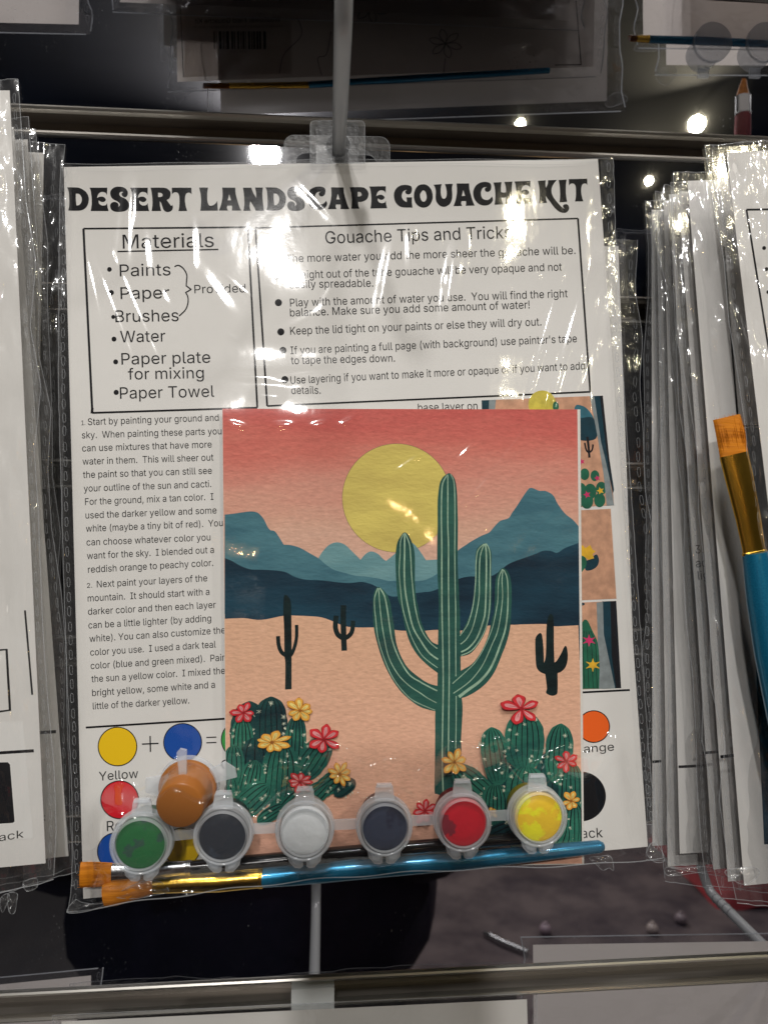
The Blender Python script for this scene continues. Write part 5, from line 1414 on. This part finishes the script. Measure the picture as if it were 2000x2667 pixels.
def mirrored_kit(yv, corners, sl, bl, seed, art_fn=None, marg=40, group='kits of the row above', brush_=None, tilt=0.02, pm=None):
    Kf = mplane(corners[3][0], corners[3][1], yv, (0, -1, tilt))
    t = thing('instruction_sheet', Kf(*corners[3]), sl, 'instruction sheet', group)
    sheet_mesh(Kf, corners, 0, pm or (M_paper3 if 'below' in group else M_paper2), 'paper', t)
    if art_fn: art_fn(t, Kf)
    b = thing('plastic_bag', Kf(*corners[3], .002), bl, 'plastic bag', group)
    nx, ny = 90, 90; s = np.linspace(0, 1, nx); t_ = np.linspace(0, 1, ny)
    (ax, ay), (bx, by), (cx_, cy_), (dx_, dy_) = corners; tp = 20 if 'below' in group else 0; c4 = [(ax - marg, ay - tp), (bx + marg, by - tp), (cx_ + marg, cy_ + 26), (dx_ - marg, dy_ + 26)]
    X = (c4[0][0] * (1 - t_) + c4[3][0] * t_)[:, None] * (1 - s) + (c4[1][0] * (1 - t_) + c4[2][0] * t_)[:, None] * s
    Y = (c4[0][1] * (1 - t_) + c4[3][1] * t_)[:, None] * (1 - s) + (c4[1][1] * (1 - t_) + c4[2][1] * t_)[:, None] * s
    X = X + 8 * vnoise(2, ny, 1, 16, seed + 2)[:, :1] * np.where((s < .08) | (s > .92), 1, .5)
    O = .0015 + 9e-4 * vnoise(nx, ny, 9, 10, seed) + 4e-4 * vnoise(nx, ny, 30, 34, seed + 1)
    grid_obj('back_film', many(Kf, X, Y, O), M_side, b)
    for i in (0, -1):
        pl = [(float(X[j, i]) + (1 if i == 0 else -1) * 10, float(Y[j, i])) for j in range(0, ny, 4)]
        stitches(Kf, pl, 30, 'heat_seal', b, .0016, seed=seed + i, lpx=20)
        mb = MB(); mb.tube([Kf(X[j, i], Y[j, i], O[j, i]) for j in range(0, ny, 2)], 3.2e-4, 5); mb.build('side_edge', M_edgeb, b)
    for j_ in (0, -1):
        mb = MB(); mb.tube([Kf(X[j_, j], Y[j_, j], O[j_, j]) for j in range(0, nx, 2)], 2.6e-4, 5); mb.build('bottom_edge' if j_ else 'top_edge', M_edgeb, b)
    return Kf, t, b


M_faint = pbr('pencil grey line', (0.16, 0.16, 0.17, 1), 0.7)


def lab_art(t, Kf):
    a = Art(Kf, .0002, 1e-5)
    a.quad([(482, 10), (760, 40), (758, 190), (480, 200)], M_lab)
    a.text("Wildflower Field Gouache Kit", (731, 55), (507, 60), 13, M_ink, upv=(0, -1)); a.text("Classes & Creative / Awesome N Designer / $30.00", (736, 69), (503, 72), 6, M_faint, upv=(0, -1))
    x = 556.0; rr = random.Random(4)
    while x < 694:
        w_ = rr.choice([1.8, 3.2, 5.0, 7.0]); a.quad([(x, 80), (x + w_, 80), (x + w_ + 1, 126), (x + 1, 127)], M_ink); a.off -= a.step; x += w_ + rr.choice([2.2, 3.2, 5.5])
    a.text("1080 1674", (644, 135), (600, 136), 6, M_faint, upv=(0, -1))
    a.stroke([(470, 20), (478, 200)], 2.5, M_ink, smooth=False)
    for cx, cy in ((1160, 112), (965, 20)):
        for i in range(6):
            an = i * 1.047 + .3; pts = [(cx, cy), (cx + 28 * math.cos(an - .35), cy + 24 * math.sin(an - .35)), (cx + 44 * math.cos(an), cy + 38 * math.sin(an)), (cx + 28 * math.cos(an + .35), cy + 24 * math.sin(an + .35)), (cx, cy)]
            a.stroke(pts, 2.0, M_faint)
    a.stroke([(775, 45), (785, 90), (740, 140), (728, 190)], 2.0, M_faint); a.stroke([(1160, 150), (1155, 190)], 2.0, M_faint); a.stroke([(862, 80), (850, 140), (828, 150), (838, 195)], 2.0, M_faint)
    a.stroke([(1500, 0), (1513, 165)], 3, M_ink, smooth=False); a.stroke([(1445, 168), (1515, 167)], 3, M_ink, smooth=False)
    a.build('price_label', t, label='label with a barcode, wildflower field gouache kit')


mirrored_kit(.372, [(480, -560), (1490, -540), (1482, 52), (312, 4)], 'nearest kit back of the row above, mirrored along the top edge', 'bag of the nearest kit in the row above', 51, marg=30, tilt=0.0)
Kf, _, _ = mirrored_kit(.385, [(450, -700), (1560, -700), (1545, 172), (462, 212)], 'kit back with a barcode label, mirrored in the dark panel', 'bag around the mirrored barcode kit', 52, lab_art, marg=22)
Ku, _, _ = mirrored_kit(.400, [(560, -600), (1590, -620), (1580, 262), (575, 300)], 'lowest hanging mirrored kit back with faint flower lines', 'bag of the lowest hanging mirrored kit, bright rippled edge', 53, marg=36, pm=M_paper4)
mirrored_kit(.382, [(-800, -700), (215, -700), (205, 62), (-800, 40)], 'mirrored kit back in the top left corner', 'bag in the top left corner with a glinting pointed corner', 54, marg=28)
mirrored_kit(.388, [(1668, -700), (2700, -700), (2700, 112), (1675, 98)], 'mirrored kit back in the top right corner', 'bag in the top right corner with a pointed flap', 55, marg=18)
mirrored_kit(.402, [(1725, -600), (2750, -600), (2750, 172), (1735, 168)], 'second mirrored kit back in the top right, lower one', 'second bag in the top right, low corner', 56, marg=20)
for yy, zb, lb in ((.232, .262, 'in front of the barcode kit'), (.205, .272, 'foremost on its peg')):
    Ko = Plane(CAM + np.array([.02, yy, zb]), (0, -1, .02))
    q0 = np.array([-.09, yy, zb]); cor = []
    for dx_, dz_ in ((0, .2794), (.2159, .2794), (.2159, 0), (0, 0)):
        w_ = q0 + np.array([dx_, 0, dz_]); d_ = w_ @ FWD; cor.append((1000 + F * (w_ @ RGT) / d_, 1333.5 - F * w_[2] / d_))
    quad_kit(Ko, cor, 'upper row sheet above the frame, ' + lb, 'upper row bag above the frame, ' + lb, marg=30, group='kits of the row above', seed=80)
brush(mplane(800, 225, .387), .004, ([(530, 222, 8), (600, 222, 8)], [(598, 222, 8), (700, 222, 9), (806, 220, 9)], [(804, 220, 9), (1100, 202, 10), (1430, 182, 8)]), (M_brist, M_gold, M_bluep),
      'brush with orange ferrule and blue handle, mirrored under the barcode kit')
brush(mplane(1800, 105, .390), .004, ([(1640, 98, 8), (1660, 99, 8)], [(1658, 99, 8), (1675, 100, 9), (1692, 100, 9)], [(1690, 101, 9), (1850, 106, 10), (2100, 118, 8)]), (M_brist, M_gold, M_bluep),
      'blue handled brush mirrored in the top right corner')
for i, px in enumerate((1822, 1955)):
    c = mplane(px, 165, .395)(px, 150); t = thing('paint_pot', c, ['pale paint pot poking out below the top right kit, left one', 'pale paint pot poking out below the top right kit, right one'][i], 'paint pot')
    mb = MB(); mb.lathe([(0, 0), (.0080, 0), (.0086, .0006), (.0090, .012), (.0105, .0122), (.0105, .015), (0, .0152)], c, (0, 1, 0), 32, cap=False); autosmooth(mb.build('cup', M_pl, t), 35)
    mb = MB(); mb.box(c + np.array([-.003, .003, -.0135]), c + np.array([.003, .0045, -.008])); mb.build('latch', M_pl, t)
ear([(452, 222), (470, 226), (515, 226), (498, 240), (478, 258), (462, 268)], _, Kf, .0, 61); ear([(1600, 240), (1625, 245), (1632, 262), (1585, 278), (1578, 262)], _, Ku, .0, 62)
ear([(1715, 178), (1755, 175), (1760, 190), (1738, 220), (1712, 208)], _, Ku, .0, 63); ear([(1650, 128), (1680, 100), (1700, 118), (1740, 124), (1700, 132)], _, Ku, .0, 64)

mirrored_kit(.375, [(-800, 2645), (237, 2542), (245, 3400), (-800, 3450)], 'top of a kit sheet mirrored above the lowest rail on the left', 'bag top mirrored above the lowest rail on the left', 71, marg=40, group='kits of the row below', tilt=-0.05)
quad_kit(Plane(at_y(800, 2650, .316), (0, -1, .03)), [(160, 2662), (1372, 2604), (1420, 4200), (210, 4260)], 'sheet hanging below the lowest rail in the middle', 'bag below the lowest rail in the middle', marg=24, group='kits of the row below', seed=72)
mirrored_kit(.370, [(1388, 2462), (2480, 2445), (2490, 3300), (1395, 3300)], 'sheet mirrored above and below the lowest rail on the right', 'bag with glinting edge at the lowest rail on the right', 73, marg=22, group='kits of the row below', tilt=-0.05)

# ================================================================ things further back in the shop, seen in the mirror
M_dis = pbr('display fabric', (0.13, 0.10, 0.10, 1), 0.95, col2=(0.05, 0.036, 0.042, 1), nscale=9)
M_redf = pbr('red fabric', (0.42, 0.05, 0.055, 1), 0.85, col2=(0.30, 0.03, 0.04, 1), nscale=14)
M_dark = pbr('dark wood', (0.035, 0.025, 0.022, 1), 0.5)
t = thing('display_table', (1.5, -1.9, 0), 'low dark display table across the aisle', 'table')
mb = MB(); mb.box((0.16, -2.2, .41), (2.2, -0.5, .45)); mb.build('tabletop', M_dis, t)
for x, y in ((.22, -2.14), (2.14, -2.14), (.22, -.56), (2.14, -.56)):
    mb = MB(); mb.box((x - .03, y - .03, 0), (x + .03, y + .03, .41)); mb.build('leg', M_dark, t)
rr = random.Random(12)
for i in range(5):
    x = .52 + .12 * i + rr.uniform(-.02, .02); y = -1.15 + rr.uniform(-.25, .3); h = rr.uniform(.03, .07)
    mb = MB(); mb.lathe([(.004, 0), (.010, .002), (.014, .009), (.014, .015), (.010, .022), (.004, .025), (.004, .029), (0, .03)], (x, y, .45), (0, 0, 1), 16, e=(0, 1, 0))
    o = autosmooth(mb.build('ornament', pbr('ornament glaze %d' % i, srgb(*rr.choice([(170, 150, 160), (150, 135, 140), (190, 175, 170)])), .25), None), 40)
    tag(o, ['mauve', 'plum', 'sand', 'moss', 'violet', 'umber', 'stone', 'slate', 'clay'][i] + ' toned small ball ornament on the display table across the aisle', 'ornament', 'ball ornaments on the display table')
mb = MB(); V = []; nn = 28
for i in range(nn):
    for j in range(nn):
        u, v = i / (nn - 1) * 2 - 1, j / (nn - 1) * 2 - 1
        V.append((1.22 + .24 * u, -1.3 + .2 * v, .452 + .10 * max(0, 1 - u ** 4) ** .5 * max(0, 1 - v ** 4) ** .5 + .008 * math.sin(9 * u) * math.cos(7 * v)))
mb.add(V, [(i * nn + j, (i + 1) * nn + j, (i + 1) * nn + j + 1, i * nn + j + 1) for i in range(nn - 1) for j in range(nn - 1)])
tag(mb.build('cushion', M_redf, None, smooth=True), 'red cushion on the display table, mirrored at the lower right', 'cushion')

t = thing('pen', (.43, -1.0, .456), 'short silver pen lying on the display table, mirrored below the kit', 'pen')
mb = MB(); mb.tube([(.385, -1.03, .457), (.41, -1.0, .457), (.455, -.96, .457)], [.008, .0085, .008], 14); autosmooth(mb.build('barrel', M_silver, t), 50)
mb = MB(); mb.tube([(.372, -1.045, .457), (.383, -1.032, .457)], [.004, .0075], 14); autosmooth(mb.build('tip', M_silver, t), 50)
brush(mplane(1935, 280, .44), .004, ([(1938, 205, 6), (1936, 225, 12), (1935, 252, 20)], [(1935, 250, 21), (1935, 275, 21), (1935, 300, 21)], [(1935, 298, 21), (1934, 330, 22), (1933, 420, 21)]),
      (M_brist, M_silver, M_redf), 'red handled round brush mirrored at the right end of the upper panel')
# ---- the photographer
def skin_obj(name, pts, edges, rad, m, parent, sub=2, root=0):
    me = bpy.data.meshes.new(name); me.from_pydata([tuple(np.array(p, float) - ORG[parent]) for p in pts], edges, [])
    o = bpy.data.objects.new(name, me); COL.objects.link(o); me.materials.append(m)
    md = o.modifiers.new('skin', 'SKIN'); md.use_smooth_shade = True
    for i, v in enumerate(me.skin_vertices[0].data):
        r = rad[i]; v.radius = r if isinstance(r, tuple) else (r, r); v.use_root = (i == root)
    s = o.modifiers.new('sub', 'SUBSURF'); s.levels = sub; s.render_levels = sub
    dg = bpy.context.evaluated_depsgraph_get(); dg.update()
    m2 = bpy.data.meshes.new_from_object(o.evaluated_get(dg)); o.modifiers.clear(); o.data = m2
    o.parent = parent; ORG[o] = ORG[parent]
    return o


M_skin = pbr('skin', (0.42, 0.25, 0.18, 1), 0.5); M_coat = pbr('purple black jacket', (0.012, 0.008, 0.022, 1), 0.8, col2=(0.022, 0.012, 0.035, 1), nscale=20, bscale=30, bdist=4e-3)
M_pants = pbr('dark trousers', (0.012, 0.013, 0.018, 1), 0.85); M_hair = pbr('dark hair', (0.02, 0.012, 0.008, 1), 0.5, bscale=120, bdist=2e-3, bstretch=(1, 1, .1))
bx, by = -0.10, -0.42
per = thing('person', (bx, by, 0), 'photographer in a dark purple jacket, mirrored as a black shape below the kit', 'person')
B = lambda x, y, z_: (bx + x, by + y, z_)
body = [B(0, 0, .80), B(0, 0, .98), B(0, 0, 1.12), B(0, .01, 1.22), B(0, .015, 1.28), B(0, .03, 1.36), B(0, .03, 1.42),
        B(.10, 0, .78), B(.11, .01, .44), B(.11, -.01, .09), B(.115, .12, .035), B(-.10, 0, .78), B(-.11, .01, .44), B(-.11, -.01, .09), B(-.115, .12, .035),
        B(.17, 0, 1.21), B(.24, .06, .99), B(.17, .30, 1.20), B(.15, .36, 1.31), B(-.17, 0, 1.21), B(-.25, .06, .99), B(-.03, .28, 1.20), B(.03, .36, 1.32)]
ed = [(0, 1), (1, 2), (2, 3), (3, 4), (4, 5), (5, 6), (0, 7), (7, 8), (8, 9), (9, 10), (0, 11), (11, 12), (12, 13), (13, 14), (3, 15), (15, 16), (16, 17), (17, 18), (3, 19), (19, 20), (20, 21), (21, 22)]
ra = [(.15, .11), (.125, .095), (.14, .10), (.12, .09), .055, (.065, .08), (.07, .085), .085, .058, .042, (.045, .03), .085, .058, .042, (.045, .03), .06, .043, .028, .026, .06, .043, .028, .026]
skin_obj('body', body, ed, ra, M_skin, per)
jk = [B(0, 0, .74), B(0, 0, .96), B(0, 0, 1.12), B(0, .005, 1.22), B(0, .015, 1.27), B(.18, 0, 1.20), B(.25, .06, .98), B(.175, .27, 1.17), B(-.18, 0, 1.20), B(-.26, .06, .98), B(-.04, .25, 1.17)]
skin_obj('jacket', jk, [(0, 1), (1, 2), (2, 3), (3, 4), (3, 5), (5, 6), (6, 7), (3, 8), (8, 9), (9, 10)],
         [(.31, .20), (.29, .18), (.22, .15), (.15, .12), .07, .095, .09, .05, .095, .10, .05], M_coat, per)
tr_ = [B(0, 0, .84), B(.10, 0, .76), B(.115, .01, .44), B(.115, -.01, .10), B(-.10, 0, .76), B(-.115, .01, .44), B(-.115, -.01, .10)]
skin_obj('trousers', tr_, [(0, 1), (1, 2), (2, 3), (0, 4), (4, 5), (5, 6)], [(.155, .115), .10, .075, .062, .10, .075, .062], M_pants, per)
skin_obj('hair', [B(0, .0, 1.45), B(0, -.03, 1.38), B(0, -.045, 1.28)], [(0, 1), (1, 2)], [(.075, .07), (.08, .065), (.07, .04)], M_hair, per)
for hi, (hx, hy, hz) in enumerate(((.15, .37, 1.33), (.035, .37, 1.34))):
    for fi in range(5):
        a = np.array(B(hx, hy, hz)); sg = 1 if hi == 0 else -1; o_ = np.array([sg * (-.012 + .0), .01 + .0, -.02 + fi * .019])
        if fi == 4: q = [a, a + (sg * .01, .02, .045), a + (sg * -.012, .03, .075)]
        else: q = [a, a + o_ * (.6, 1, .8) + (sg * .012, .028, .01), a + o_ + (sg * -.004, .052, .014), a + o_ + (sg * -.024, .06, .014)]
        skin_obj('thumb' if fi == 4 else 'finger', q, [(i, i + 1) for i in range(len(q) - 1)], [.011, .009, .008, .007][:len(q)], M_skin, per, 1)
ph = thing('phone', (0, -.02, H), 'dark phone held up by the photographer to take the picture', 'phone')
mb = MB(); mb.box((-.042, -.018, H - .08), (.036, -.009, H + .075)); o = mb.build('body', M_blk, ph)
bm = bmesh.new(); bm.from_mesh(o.data); bmesh.ops.bevel(bm, geom=bm.edges[:], offset=.002, segments=2, affect='EDGES'); bm.to_mesh(o.data); bm.free()
mb = MB(); mb.box((-.038, -.0192, H - .076), (.032, -.0182, H + .071)); mb.build('screen', pbr('screen glass', (.02, .02, .025, 1), .1), ph)
